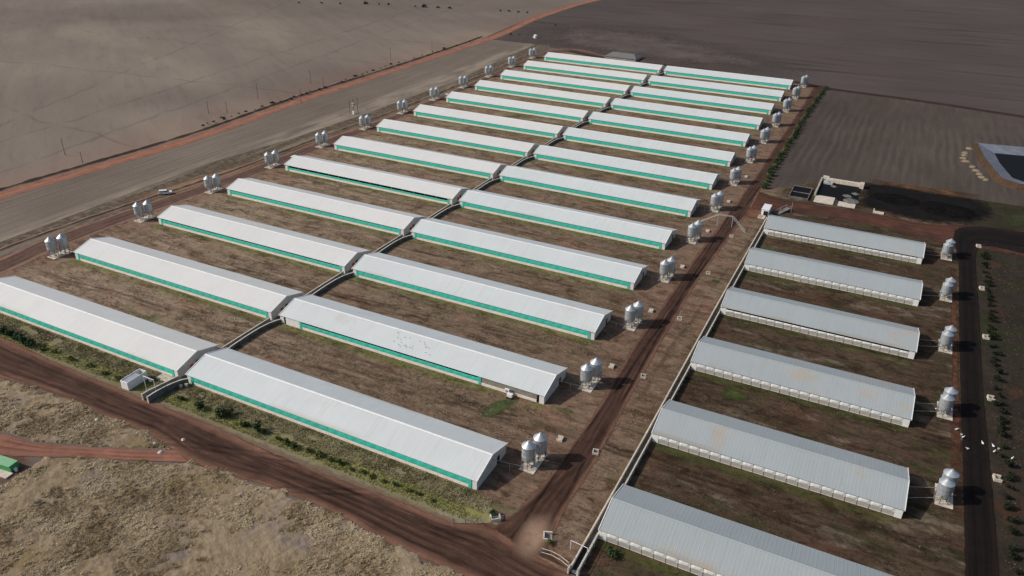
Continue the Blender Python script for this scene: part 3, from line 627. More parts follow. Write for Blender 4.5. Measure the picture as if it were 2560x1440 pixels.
# short grass: below the eaves, in the yards and along the front road
def strip_pts(n, x0, x1, y0, y1, thr=0.4, seed=31, sc=4):
    q = np.stack([rng.uniform(x0, x1, n), rng.uniform(y0, y1, n)], 1); return q[vnoise(q[:, 0] * 0.5, q[:, 1], sc, seed) > thr]
ge = [strip_pts(700, -127, 47, i * 34.64 - 3.6, i * 34.64 - 0.1, 0.45) for i in range(1, 7)]
ge += [strip_pts(7000, -126, 52, -8.6, -5.0, 0.2, 32, 5)]
vt = strip_pts(11000, -126, 52, -5.2, -0.3, 0.15, 35, 2.5)
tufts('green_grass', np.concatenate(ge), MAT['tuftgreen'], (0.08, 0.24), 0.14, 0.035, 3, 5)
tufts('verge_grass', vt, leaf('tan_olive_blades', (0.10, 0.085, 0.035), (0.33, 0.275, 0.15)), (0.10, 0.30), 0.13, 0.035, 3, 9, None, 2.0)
gy_ = [strip_pts(9000, -127, 56, i * 34.64 + 14.6, (i + 1) * 34.64 - 2, 0.5, 33 + i, 2.2) for i in range(0, 7)]
gy_ += [strip_pts(1800, 66, 73, -8, 180, 0.45, 34, 3), strip_pts(16000, 77, 138, -10, 200, 0.55, 44, 2.2), strip_pts(5000, 148, 170, 20, 205, 0.4, 46, 2.2)]
q = np.concatenate(gy_)
inE = np.zeros(len(q), bool)
for j in range(6):
    y0 = -0.73 + 34.208 * j; inE |= (q[:, 0] > 75) & (q[:, 0] < 130) & (q[:, 1] > y0 - 0.5) & (q[:, 1] < y0 + 15)
inR = (q[:, 0] > -42.5) & (q[:, 0] < -36)
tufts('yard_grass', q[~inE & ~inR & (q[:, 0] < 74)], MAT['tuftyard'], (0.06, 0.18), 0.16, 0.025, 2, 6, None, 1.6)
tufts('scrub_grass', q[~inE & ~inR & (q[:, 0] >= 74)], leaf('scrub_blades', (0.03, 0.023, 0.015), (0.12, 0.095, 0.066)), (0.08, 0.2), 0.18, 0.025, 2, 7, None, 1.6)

# ================================================================== SHEDS
def corrugated(half, xh, ez, rz_, pitch, rib=0.015, th=0.05):
    """two roof slopes with raised ribs; local x along the ridge"""
    xs = []; n = int(2 * xh / pitch)
    for i in range(n + 1):
        x = -xh + 2 * xh * i / n
        for dx, h in ((-0.10, 0), (-0.04, rib), (0.04, rib), (0.10, 0)):
            xx = x + dx
            if -xh <= xx <= xh: xs.append((xx, h))
    v = []; f = []
    for (x, h) in xs:
        for y, z in ((-half, ez), (0, rz_), (half, ez)): v.append((x, y, z + h))
        for y, z in ((-half, ez), (0, rz_), (half, ez)): v.append((x, y, z - th))
    for i in range(len(xs) - 1):
        a, b = i * 6, i * 6 + 6
        f += [(a, b, b + 1, a + 1), (a + 1, b + 1, b + 2, a + 2), (a + 3, a + 4, b + 4, b + 3), (a + 4, a + 5, b + 5, b + 4), (a, a + 3, b + 3, b), (a + 2, b + 2, b + 5, a + 5)]
    m = MB(); m.v = v; m.f = f; return m
def slanted(m, half, x0, x1, ez, rz_, t0, t1):
    """bar following the roof line of a gable"""
    for s_ in (-1, 1):
        a = (s_ * half, ez); b = (0, rz_); i = len(m.v)
        for x in (x0, x1):
            for (y, z) in (a, b):
                m.v += [(x, y, z + t0), (x, y, z + t1)]
        m.f += [(i, i + 1, i + 3, i + 2), (i + 4, i + 6, i + 7, i + 5), (i + 1, i + 5, i + 7, i + 3), (i, i + 2, i + 6, i + 4), (i, i + 4, i + 5, i + 1), (i + 2, i + 3, i + 7, i + 6)]
    return m
def gable(m, x0, x1, hw, ez, rz_):
    i = len(m.v); prof = [(-hw, 0), (hw, 0), (hw, ez), (0, rz_), (-hw, ez)]
    for x in (x0, x1): m.v += [(x, y, z) for y, z in prof]
    m.f += [tuple(i + j for j in range(5)), tuple(i + 5 + j for j in reversed(range(5)))]
    for j in range(5): m.f.append((i + j, i + 5 + j, i + 5 + (j + 1) % 5, i + (j + 1) % 5))
    return m
XH = 42.6; HW = 6.85; EZ = 2.72; RZ = 4.80
ME = {}
ME['roof_l'] = corrugated(7.2, XH + 0.15, EZ, RZ, 0.85).mesh('roof', MAT['roof_l']); ME['roof_r'] = corrugated(7.2, XH + 0.15, EZ, RZ, 0.85).mesh('roof', MAT['roof_r'])
def ridge(xh, rz_, drop=0.12):
    m = MB()
    for y0, y1, z0, z1 in ((-0.32, 0, rz_ - drop + 0.07, rz_ + 0.09), (0, 0.32, rz_ + 0.09, rz_ - drop + 0.07)):
        m.face((-xh, y0, z0), (xh, y0, z0), (xh, y1, z1), (-xh, y1, z1))
    m.face((-xh, -0.32, rz_ - drop + 0.07), (-xh, 0, rz_ + 0.09), (-xh, 0.32, rz_ - drop + 0.07)); m.face((xh, -0.32, rz_ - drop + 0.07), (xh, 0, rz_ + 0.09), (xh, 0.32, rz_ - drop + 0.07)); return m
ME['ridge'] = ridge(XH + 0.17, RZ).mesh('ridge_cap', MAT['trim'])
ME['barge'] = slanted(MB(), 7.24, -0.09, 0.09, EZ, RZ, -0.20, 0.10).mesh('barge_board', MAT['trim'])
ME['gable'] = gable(MB(), -0.1, 0.1, HW, EZ - 0.06, RZ - 0.075).mesh('end_wall', MAT['gable'])
ME['pillar'] = MB().box(-0.66, -HW - 0.06, 0, 0.66, -HW + 0.2, EZ - 0.04).mesh('corner_wall', MAT['whitewall'])
BAY = 2 * (XH - 2.0) / 15
ME['panel'] = MB().box(0.03, -0.09, 0, BAY - 0.03, 0.09, 0.86).mesh('wall_panel', MAT['cream'])
def bulge(L, z0, z1, d, n=6, seam=True):
    m = MB(); v = []; rows = [(z0, 0), (z0 + (z1 - z0) * 0.25, d * 0.8), (z0 + (z1 - z0) * 0.6, d), (z1, d * 0.35)]
    for i in range(n + 1):
        x = L * i / n; pin = 0.35 if seam and i == n // 2 else (0.2 if i in (0, n) else 1.0)
        for z, b in rows: v.append((x, -b * pin - 0.02, z))
    f = []
    for i in range(n):
        for k in range(3): a = i * 4 + k; f.append((a, a + 4, a + 5, a + 1))
    m.v = v; m.f = f; return m
ME['curtain'] = bulge(BAY - 0.05, 0.0, 1.66, 0.09).mesh('curtain_panel', MAT['teal'])
ME['curtain_mesh'] = bulge(BAY - 0.05, 0.0, 1.66, 0.02).mesh('mesh_panel', MAT['meshdark'])
ME['curtain_white'] = bulge(BAY - 0.05, 0.0, 1.66, 0.03).mesh('sheet_panel', MAT['whitewall'])
ME['flap'] = MB().box(-0.38, -0.05, 0.06, 0.38, 0.03, 2.46).mesh('curtain_flap', MAT['teal'])
ME['rail'] = MB().box(-XH + 1.3, -HW + 0.03, 2.5, XH - 1.3, -HW + 0.15, EZ - 0.06).mesh('top_rail', MAT['post'])
ps = MB()
for i in range(16): ps.box(-XH + 2.0 + i * BAY - 0.06, -HW + 0.02, 0.86, -XH + 2.0 + i * BAY + 0.06, -HW + 0.16, 2.5)
ME['posts'] = ps.mesh('post_row', MAT['steel'])
ME['north'] = MB().box(-XH + 0.2, HW - 0.15, 0, XH - 0.2, HW, EZ - 0.06).mesh('back_wall', MAT['cream'])
ME['ncurt'] = MB().box(-XH + 1.6, HW + 0.003, 0.9, XH - 1.6, HW + 0.06, 2.45).mesh('back_curtain', MAT['teal'])
ME['floor'] = MB().box(-XH + 0.2, -HW, -0.05, XH - 0.2, HW - 0.15, 0.08).mesh('floor_slab', MAT['concdark'])
ME['mid'] = MB().box(-XH + 0.3, -HW + 1.2, 0.08, XH - 0.3, -HW + 1.32, 2.3).mesh('dark_backing', MAT['dark'])  # near-black sheet behind the openings, painting in the shaded inside
ME['door'] = MB().box(-0.04, -0.55, 0.08, 0.05, 0.55, 2.1).mesh('door', MAT['dark'])
ME['redbox'] = MB().box(0, -0.4, 0.9, 0.35, 0.4, 1.9).mesh('hose_box', MAT['red'])

SKEW = 0.0013
def barn(colm, row):
    y0 = row * 34.64
    x0, x1 = (-127.01 - 0.00127 * y0, -41.06) if colm == 'L' else (-37.53, 47.42 - 0.0034 * y0)
    side = 'west' if colm == 'L' else 'middle'
    extra = {('L', 4): 'with lowered curtains', ('R', 1): 'with a half open side'}.get((colm, row), 'with closed curtains')
    lab = f'long white-roofed shed {extra}, {ordn(row)} from the front in the {side} column'
    t = thing('livestock_shed', ((x0 + x1) / 2, y0 + 7.0, 0), lab, 'shed', f'teal-curtained sheds in the {side} column'); t.scale = ((x1 - x0) / (2 * XH), 1, 1)
    rf = put('roof', ME['roof_l' if colm == 'L' else 'roof_r'], t); put('ridge_cap', ME['ridge'], rf)
    for sx in (-1, 1): put('barge_board', ME['barge'], rf, (sx * (XH + 0.2), 0, 0))
    for sx in (-1, 1): put('end_wall', ME['gable'], t, (sx * (XH - 0.1), 0, 0)); put('corner_wall', ME['pillar'], t, (sx * (XH - 0.64), 0, 0))
    put('top_rail', ME['rail'], t); put('post_row', ME['posts'], t)['kind'] = 'stuff'
    put('back_wall', ME['north'], t); put('back_curtain', ME['ncurt'], t); put('floor_slab', ME['floor'], t); put('dark_backing', ME['mid'], t)
    gap = {('L', 4): 0.52, ('L', 2): 0.80, ('L', 3): 0.86, ('R', 1): 0.76}.get((colm, row), random.uniform(0.985, 1.02))
    r2_ = (colm, row) == ('R', 1)
    for i in range(15):
        xa = -XH + 2.0 + i * BAY
        put('wall_panel', ME['panel'], t, (xa, -HW - 0.02, 0))
        if r2_ and i == 0: put('sheet_panel', ME['curtain_white'], t, (xa + 0.02, -HW - 0.04, 0.86), sc=(1, 1, 0.98))
        elif r2_ and i >= 12: put('mesh_panel', ME['curtain_mesh'], t, (xa + 0.02, -HW - 0.02, 0.86), sc=(1, 1, 0.98))
        else: put('curtain_panel', ME['curtain'], t, (xa + 0.02, -HW - 0.06, 0.83), sc=(1, 1, gap * random.uniform(0.99, 1.01)))
    fx = (-XH + 1.65, XH - 1.65) if not r2_ else (-XH + 2.0 + BAY + 0.2, -XH + 2.0 + 12 * BAY - 0.1)
    for x in fx: put('curtain_flap', ME['flap'], t, (x, -HW - 0.13, 0))
    if colm == 'L':
        put('door', ME['door'], t, (XH + 0.03, -0.2, 0))
        if row not in (11, 12): put('hose_box', ME['redbox'], t, (XH + 0.003, -2.3, 0))
    else:
        put('door', ME['door'], t, (XH + 0.03, 3.0, 0), sc=(1, 1, 1))
    return t
for row in range(13):
    barn('L', row); barn('R', row)

# eastern sheds
XE = 26.82; HE = 7.0; EE = 2.62; RE = 4.82
ME['roof_e'] = corrugated(7.35, XE + 0.15, EE, RE, 0.75, 0.013).mesh('roof', MAT['roof_e'])
ME['ridge_e'] = ridge(XE + 0.17, RE).mesh('ridge_cap', MAT['roof_e'])
ME['barge_e'] = slanted(MB(), 7.39, -0.08, 0.08, EE, RE, -0.16, 0.08).mesh('barge_board', MAT['trim'])
ME['gable_e'] = gable(MB(), -0.1, 0.1, HE, EE - 0.06, RE - 0.075).mesh('end_wall', MAT['gable'])
ME['pillar_e'] = MB().box(-0.76, -HE - 0.1, 0, 0.76, -HE + 0.2, EE - 0.05).mesh('corner_wall', MAT['tarp'])
ME['plinth_e'] = MB().box(-XE + 1.5, -HE - 0.02, 0, XE - 1.5, -HE + 0.16, 0.24).mesh('plinth', MAT['cream'])
BE = 2 * (XE - 1.5) / 21
ME['panel_e'] = MB().box(0.07, -0.05, 0.24, BE - 0.07, 0.08, 1.18).mesh('mesh_panel', MAT['mesh'])
ME['curtain_e'] = bulge(BE - 0.07, 0.0, 1.30, 0.14, 4, False).mesh('curtain_panel', MAT['tarp'])
ps = MB()
for i in range(22): ps.box(-XE + 1.5 + i * BE - 0.045, -HE - 0.09, 0, -XE + 1.5 + i * BE + 0.045, -HE + 0.05, EE - 0.1)
ME['posts_e'] = ps.mesh('post_row', MAT['post'])
ME['north_e'] = MB().box(-XE + 0.2, HE - 0.15, 0, XE - 0.2, HE, EE - 0.06).mesh('back_wall', MAT['mesh'])
ME['mid_e'] = MB().box(-XE + 0.3, -HE + 0.8, 0.08, XE - 0.3, -HE + 0.9, 2.3).mesh('dark_backing', MAT['dark'])  # near-black sheet painting the shaded inside of the eastern sheds
ME['floor_e'] = MB().box(-XE + 0.2, -HE + 0.2, -0.05, XE - 0.2, HE - 0.15, 0.08).mesh('floor_slab', MAT['concdark'])
rE = 0.00189
for j in range(6):
    y0 = -0.726 + 34.208 * j
    t = thing('livestock_shed', ((75.70 + 129.35) / 2 - y0 * rE * 0, y0 + 7.22 + 26.8 * rE, 0), f'grey-roofed shed with white curtains, {ordn(j)} from the front in the east block', 'shed', 'white-curtained sheds in the east block', rE)
    rf = put('roof', ME['roof_e'], t); put('ridge_cap', ME['ridge_e'], rf)
    for sx in (-1, 1): put('barge_board', ME['barge_e'], rf, (sx * (XE + 0.2), 0, 0))
    for nm, k in (('plinth', 'plinth_e'), ('back_wall', 'north_e'), ('floor_slab', 'floor_e'), ('dark_backing', 'mid_e')): put(nm, ME[k], t)
    for sx in (-1, 1): put('end_wall', ME['gable_e'], t, (sx * (XE - 0.1), 0, 0)); put('corner_wall', ME['pillar_e'], t, (sx * (XE - 0.74), 0, 0))
    put('post_row', ME['posts_e'], t)['kind'] = 'stuff'
    gp = {3: 0.60, 5: 0.72, 1: 0.95}.get(j, 1.0)
    for i in range(21):
        xa = -XE + 1.5 + i * BE
        put('mesh_panel', ME['panel_e'], t, (xa, -HE, 0)); put('curtain_panel', ME['curtain_e'], t, (xa + 0.035, -HE - 0.04, 1.2), sc=(1, 1, gp * random.uniform(0.98, 1.0)))

# ================================================================== PIG RACES (walled passages)
race_floor = MAT['concdark']
for r in range(12):
    y0 = r * 34.64
    t = thing('walled_passage', (-39.8, y0 + 24, 0), f'narrow walled passage linking the {ordn(r)} and {ordn(r + 1)} rows of sheds', 'passage', 'walled passages between the shed rows')
    L = [(-41.0, y0 + 14.1), (-41.05, y0 + 24), (-41.0, y0 + 34.0)]
    R = [(-39.1, y0 + 14.4), (-39.35, y0 + 18), (-39.5, y0 + 24), (-39.4, y0 + 28), (-38.9, y0 + 31.3), (-38.1, y0 + 33.6), (-37.4, y0 + 34.9)]
    Rc = [(p.x, p.y) for p in catmull(R, 2.0)]
    off = lambda P: [(x + 39.8, y - y0 - 24) for x, y in P]
    MB().wall(off(L), 0.22, 0, 1.15).build('wall', MAT['conc'], t); MB().wall(off(L), 0.34, 1.153, 1.25).build('coping', MAT['concpale'], t)
    MB().wall(off(Rc), 0.22, 0, 1.2).build('wall', MAT['concdark'], t); MB().wall(off(Rc), 0.36, 1.203, 1.32).build('coping', MAT['concpale'], t)  # shade of this wall's outer face is painted in with darker concrete
    bt = MB()
    for q in range(2, len(Rc) - 2, 3): bt.box(off([Rc[q]])[0][0] + 0.113, off([Rc[q]])[0][1] - 0.2, 0, off([Rc[q]])[0][0] + 0.5, off([Rc[q]])[0][1] + 0.2, 0.85)
    bt.build('buttress', MAT['concdark'], t)
    fl = MB(); fl.face((-1.2, -9.9, 0.05), (0.7, -9.9, 0.05), (0.6, 6, 0.05), (2.3, 10.7, 0.05), (-1.2, 10.7, 0.05)); fl.build('floor', race_floor, t)
for r in range(13):
    y0 = r * 34.64; struct(MB().box(-41.0, y0 - 0.2, 0.02, -37.6, y0 + 14.2, 0.06).build('passage_floor', MAT['concdark']))

# front loading race with its gantry
t = thing('loading_race', (-40, -6, 0), 'concrete loading race with open end at the front road, below the pipe gantry', 'loading race')
A = [(-41.5, -10.4), (-41.5, -9), (-40.9, -6), (-40.4, -3), (-40.0, -0.6)]; B = [(-39.4, -10.6), (-39.5, -9), (-39.2, -6), (-38.6, -3.4), (-37.6, -1.2), (-36.8, -0.4)]
sh = lambda P: [(x + 40, y + 6) for x, y in P]
ca = [(p.x, p.y) for p in catmull(A, 1.0)]; cb = [(p.x, p.y) for p in catmull(B, 1.0)]
for P, m_ in ((ca, MAT['conc']), (cb, MAT['concdark'])):  # right wall takes the darker concrete, its shaded face painted in
    MB().wall(sh(P), 0.25, 0, 1.8).build('wall', m_, t); MB().wall(sh(P), 0.36, 1.803, 1.89).build('coping', MAT['concpale'], t)
for x, y in ((-41.5, -10.55), (-39.4, -10.75)): MB().box(x + 40 - 0.2, y + 6 - 0.12, 0, x + 40 + 0.2, y + 6 + 0.12, 2.0).build('end_pier', MAT['concpale'], t)
MB().face((-1.6, -4.6, 0.06), (0.6, -4.7, 0.06), (3.2, 5.5, 0.06), (-0.2, 5.4, 0.06)).build('floor', MAT['concdark'], t)
for x, y, w in ((-37.9, -2.6, 0.9), (-37.0, -1.6, 0.9)): MB().box(x + 40, y + 6 - .1, 0, x + 40 + w, y + 6 + 0.5, 1.0).build('block', MAT['conc'], t)
t = thing('pipe_gantry', (-42.4, -7.2, 0), 'white pipe gantry with a short hanging arm over the loading race', 'gantry')
for x in (-1.9, 1.7): MB().tube((x, 0, 0), (x, 0, 4.3), 0.08, n=8).build('post', MAT['whitepaint'], t)
MB().tube((-1.98, 0, 4.3), (1.78, 0, 4.3), 0.09).build('crossbar', MAT['whitepaint'], t); MB().tube((0, 0, 4.22), (0, 0, 3.5), 0.06).tube((0, 0, 3.5), (0.7, 0.2, 3.5), 0.06).build('hanging_arm', MAT['whitepaint'], t)
t = thing('concrete_apron', (-44, -1.6, 0.0), 'pale concrete apron against the front of the nearest west shed', 'slab')
MB().box(-2.6, -0.8, 0.02, 2.9, 1.4, 0.18).build('slab', MAT['concpale'], t); MB().box(1.0, -0.2, 0.183, 2.4, 0.9, 0.30).build('ramp_block', MAT['concpale'], t)
# container
t = thing('shipping_container', (-49.1, -6.6, 0), 'grey-white open-topped container beside the loading race', 'container', rz=0.03)
W2, L2, HC = 1.25, 3.0, 2.55
b = MB()
b.box(-W2, -L2, 0.15, -W2 + 0.12, L2, HC).box(W2 - 0.12, -L2, 0.15, W2, L2, HC).box(-W2 + 0.12, -L2, 0.15, W2 - 0.12, -L2 + 0.12, HC).box(-W2 + 0.12, L2 - 0.12, 0.15, W2 - 0.12, L2, HC); b.build('body', MAT['trim'], t)
MB().box(-W2 + 0.12, -L2 + 0.12, 2.2, W2 - 0.12, 1.3, 2.34).build('lid', MAT['galv'], t); MB().box(-W2 + 0.12, 1.3, 0.2, W2 - 0.12, L2 - 0.12, 0.4).build('floor', MAT['dark'], t)
rib = MB()
for i in range(14): y = -L2 + 0.25 + i * 0.42; rib.box(W2 + 0.001, y, 0.3, W2 + 0.035, y + 0.2, HC - 0.12)
rib.build('side_ribs', MAT['trim'], t)
dr = MB(); dr.box(-W2 + 0.06, -L2 - 0.04, 0.25, -0.03, -L2 - 0.002, HC - 0.12).box(0.03, -L2 - 0.04, 0.25, W2 - 0.06, -L2 - 0.002, HC - 0.12); dr.build('end_doors', MAT['trim'], t)
for sx in (-1, 1): MB().box(sx * 1.1 - 0.12, -L2 + 0.1, 0, sx * 1.1 + 0.12, L2 - 0.1, 0.15).build('skid', MAT['post'], t)

# long race of the east block
t = thing('walled_passage', (74.4, 90, 0), 'long walled passage running past the west ends of the grey-roofed sheds', 'passage')
wl = [(73.85 + 0.12 * math.sin(y / 23), y - 90) for y in np.arange(-10.5, 188.5, 4)]; wl = [(x - 74.4, y) for x, y in wl]
MB().wall(wl, 0.2, 0, 1.1).build('wall', MAT['conc'], t); MB().wall(wl, 0.32, 1.103, 1.2).build('coping', MAT['concpale'], t)
el = [(1.0, y - 90) for y in np.arange(-10.5, 188.5, 4)]
MB().wall(el, 0.2, 0, 1.15).build('wall', MAT['concpale'], t); MB().wall(el, 0.30, 1.153, 1.22).build('coping', MAT['concpale'], t)
MB().face((-0.45, -100.6, 0.06), (0.92, -100.6, 0.06), (0.92, 98, 0.06), (-0.45, 98, 0.06)).build('floor', MAT['concdark'], t)
pk = MB()
for y in np.arange(-98, 97, 2.4): pk.box(1.105, y, 0, 1.30, y + 0.25, 1.0)
o = pk.build('outer_piers', MAT['concpale'], t)
# its loading end: ramp, pipe rails
t = thing('loading_ramp', (74.4, -7.5, 0), 'black-floored loading ramp with white pipe rails at the passage mouth', 'loading ramp')
for x in (-0.75, 1.2): MB().box(x - 0.13, -4.2, 0, x + 0.13, -3.1, 1.5).build('end_pier', MAT['concpale'], t)
MB().face((-0.45, -3.9, 0.09), (0.9, -3.9, 0.09), (0.9, 3.5, 0.5), (-0.45, 3.5, 0.5)).build('ramp_floor', MAT['rubber'], t)
MB().box(-0.3, -3.6, 0.10, 0.75, -2.9, 0.22).build('feed_tray', MAT['steel'], t)
rr = MB()
for z in (1.0, 1.7): rr.tube((1.0, -4, z), (1.0, 6.5, z), 0.05)
rr.build('rail', MAT['whitepaint'], t)
for y in (-4, -1.4, 1.2, 3.8, 6.4): MB().tube((1.0, y, 0), (1.0, y, 1.75), 0.06).build('rail_post', MAT['whitepaint'], t)
ff = MB().tube((-2.6, 1.5, 0), (-2.6, 1.5, 2.6), 0.06).tube((-2.6, 1.5, 2.6), (1.0, 1.2, 2.6), 0.06).tube((1.0, 1.2, 0), (1.0, 1.2, 2.6), 0.06); ff.build('gate_frame', MAT['whitepaint'], t)
MB().tube((-1.1, -1.2, 0), (-1.1, -1.2, 1.6), 0.05).tube((-1.6, -1.0, 1.6), (-0.6, -1.4, 1.6), 0.05).build('latch_arm', MAT['post'], t)
t = thing('field_gate', (67, -9.4, 0), 'curved cream pipe gate fence left of the loading ramp', 'gate')
gp = [(0, 0), (2.2, 0.25), (4.2, -0.05), (6.2, -0.8)]
for z in (0.35, 1.35):
    m = MB()
    for a_, b_ in zip(gp, gp[1:]): m.tube((*a_, z), (*b_, z), 0.07)
    m.build('rail', MAT['concpale'], t)
for x, y in gp: MB().tube((x, y, 0), (x, y, 1.5), 0.09).build('post', MAT['post'], t)
t = thing('wire_fence', (48, -10.6, 0), 'sagging grey wire fence at the road corner beside the yellow grass', 'fence')
fp = [(0, 0), (2.2, 1.0), (4.4, 2.2), (6.4, 4.0), (8.6, 5.6)]
for x, y in fp: MB().tube((x, y, 0), (x, y, 1.5), 0.08, 0.06).build('post', MAT['wood'], t)
m = MB()
for z in (0.3, 0.6, 0.9, 1.2, 1.4):
    for a_, b_ in zip(fp, fp[1:]): m.tube((*a_, z), (*b_, z), 0.02, n=4, caps=False)
m.build('wire', MAT['steel'], t)

# ================================================================== FEED SILOS
R_ = 1.48
SM = {}
SM['tank'] = MB().lathe([(R_, 2.15), (R_, 3.30), (R_ + 0.03, 3.32), (R_ + 0.03, 3.38), (R_, 3.40), (R_, 4.52), (R_ + 0.03, 4.54), (R_ + 0.03, 4.60), (R_, 4.62), (R_, 5.76)], 24).mesh('tank', MAT['galv'], False)
SM['cone'] = MB().lathe([(R_ + 0.09, 5.70), (R_ + 0.09, 5.77), (0.32, 6.80)], 24).mesh('roof_cone', MAT['galv'], False)
SM['lid'] = MB().lathe([(0.34, 6.79), (0.34, 6.96), (0.18, 7.05), (0.0, 7.07)], 12).mesh('lid', MAT['galv'])
SM['hop'] = MB().lathe([(R_ - 0.01, 2.15), (0.26, 0.95), (0.24, 0.6)], 24).mesh('hopper', MAT['galv'])
SM['leg'] = MB().box(-0.07, -0.07, 0.1, 0.07, 0.07, 2.75).mesh('leg', MAT['legs'])
lad = MB()
for s_ in (-0.2, 0.2): lad.tube((s_, 0, 0.5), (s_, 0, 5.8), 0.03, n=5)
for i in range(14): lad.tube((-0.2, 0, 0.8 + i * 0.36), (0.2, 0, 0.8 + i * 0.36), 0.02, n=4)
SM['ladder'] = lad.mesh('ladder', MAT['steel'])
br = MB()
for k in range(6):
    a, c = 2 * PI * k / 6, 2 * PI * (k + 1) / 6; br.tube(((R_ + .07) * math.cos(a), (R_ + .07) * math.sin(a), 1.1), ((R_ + .07) * math.cos(c), (R_ + .07) * math.sin(c), 1.1), 0.035, n=4)
SM['brace'] = br.mesh('brace', MAT['legs'])
def silo(x, y, rz, label, group, h=1.0, lx=0):
    t = thing('feed_silo', (x, y, 0.18), label, 'silo', group, rz); t.scale = (1, 1, h)
    put('tank', SM['tank'], t); c = put('roof_cone', SM['cone'], t); put('lid', SM['lid'], c); put('hopper', SM['hop'], t); put('brace', SM['brace'], t)
    for k in range(6):
        a = 2 * PI * k / 6; put('leg', SM['leg'], t, ((R_ + 0.08) * math.cos(a), (R_ + 0.08) * math.sin(a), 0), a)
    put('ladder', SM['ladder'], t, ((R_ + 0.16) * math.cos(lx), (R_ + 0.16) * math.sin(lx), 0), lx + PI / 2)
    return t
def pad(x, y, w, l, label):
    t = thing('concrete_pad', (x, y, 0), label, 'concrete pad', 'pads below the feed silos'); m = MB(); m.box(-w / 2, -l / 2, 0, w / 2, l / 2, 0.18); m.build('slab', MAT['concpale'], t)
    for q in range(2): MB().box(-0.35, -0.35 + (q * 2 - 1) * l / 4.2, 0.183, 0.35, 0.35 + (q * 2 - 1) * l / 4.2, 0.5).build('plinth', MAT['concpale'], t)
def auger(pts, label, post=None):
    p0 = pts[0]; t = thing('feed_pipe', (p0[0], p0[1], 0), label, 'pipe', 'feed pipes from silos to sheds'); m = MB()
    for a_, b_ in zip(pts, pts[1:]): m.tube((a_[0] - p0[0], a_[1] - p0[1], a_[2]), (b_[0] - p0[0], b_[1] - p0[1], b_[2]), 0.07, n=6)
    m.build('pipe', MAT['dullpipe'], t)
    if post: MB().tube((post[0] - p0[0], post[1] - p0[1], 0), (post[0] - p0[0], post[1] - p0[1], post[2]), 0.05, n=5).build('support_post', MAT['steel'], t)
WY = [33.4, 69.2, 103.6, 139.2, 174.0, 208.7, 244.2, 278.5, 313.6, 348.6, 384.0, 419.0]; WX = [-135.0, -135.6, -135.6, -136.0, -135.9, -135.9, -136.6, -136.8, -137.4, -137.8, -138.6, -139.2]
for i in range(12):
    x, y = WX[i] + 0.2, WY[i]; n = ordn(i + 1)
    pad(x - 0.15, y + 1.0, 3.8, 7.0, f'cream concrete pad under the silos of the {n} west shed')
    for k, dy in enumerate((-0.8, 2.7)):
        silo(x - 0.75 + 1.2 * k, y + dy, random.uniform(0, 1), f'{("front", "rear")[k]} grey silo of the pair at the {n} west shed', 'silo pairs along the west track', 1.0 + 0.02 * random.uniform(-1, 1), PI if k else -PI / 2)
    r = i + 1
    auger([(x, y - 0.9, 0.85), (x + 2.6, y + 1.0, 0.9), (-127.1 - 0.00127 * r * 34.64, r * 34.64 + 6.2, 3.7)], f'feed pipe rising to the gable of the {n} west shed')
for i in range(13):
    y = i * 34.64 + 13.4; x = 54.35 - 0.0045 * y; n = ordn(i)
    pad(x, y + 0.4, 3.6, 7.2, f'cream concrete pad under the silos of the {n} middle shed')
    for k, dy in enumerate((-1.2, 2.3)):
        silo(x - 0.5 + 1.2 * k, y + dy, random.uniform(0, 1), f'{("front", "rear")[k]} grey silo of the pair at the {n} middle shed', 'silo pairs along the yard road', 1.0 + 0.02 * random.uniform(-1, 1), 0 if k else -0.6)
    xe = 47.5 - 0.0034 * i * 34.64
    auger([(x, y - 1.9, 0.85), (x - 1.5, y - 2.9, 0.95), (xe, i * 34.64 + 7.1, 3.3)], f'feed pipe from the silos to the gable of the {n} middle shed', ((xe + x) / 2, (i * 34.64 + 7.1 + y - 2.9) / 2, 2.1))
for i in range(1, 6):
    y = 34.208 * i - 0.73 + 11.9; x = 137.3; n = ordn(i)
    pad(x, y, 3.5, 7.2, f'weathered concrete pad under the silos of the {n} east shed')
    for k, dy in enumerate((-1.8, 1.8)):
        silo(x - 0.6 + 0.8 * k, y + dy, random.uniform(0, 1), f'{("front", "rear")[k]} grey silo of the pair at the {n} east shed', 'silo pairs along the dark east road', 0.86, 0.2)
    for k, yy in enumerate((5.2, 9.0)):
        ys = 34.208 * i - 0.73 + yy
        auger([(129.7, ys, 1.9), (137.0 - 1.0, y + (-2.0, 1.4)[k], 0.75)], f'{("front", "rear")[k]} feed pipe leaving the east gable of the {n} east shed')

# ================================================================== OVERHEAD PIPE BRIDGE, HUT, RAMP
t = thing('pipe_bridge', (58, 170.5, 0), 'galvanised footbridge-like pipe rack spanning the yard road on tall posts', 'pipe bridge')
def truss(m, a, b, w=0.45):
    a, b = Vector(a), Vector(b); d = (b - a); s = Vector((-d.y, d.x, 0)).normalized() * w
    for q in (-1, 1): m.tube(a + s * q, b + s * q, 0.07, n=5)
    n = max(2, int(d.length / 0.9))
    for i in range(n + 1): p = a + d * (i / n); m.tube(p - s, p + s, 0.045, n=4)
    return m
p = [(-7, -1.0, 0.15), (0.2, 0, 4.5), (5.5, 0.5, 4.5), (11.3, -1.8, 0.1)]
for nm, a_, b_ in (('ramp_section', p[0], p[1]), ('deck_section', p[1], p[2]), ('ramp_section', p[2], p[3])): truss(MB(), a_, b_).build(nm, MAT['steel'], t)
for x, y in ((0.2, 0), (5.6, 0.4)): MB().tube((x, y, 0), (x, y, 4.45), 0.10, n=8).build('post', MAT['steel'], t)
t = thing('hut', (72.5, 192.2, 0), 'small white hut with a dark doorway at the far end of the long passage', 'hut')
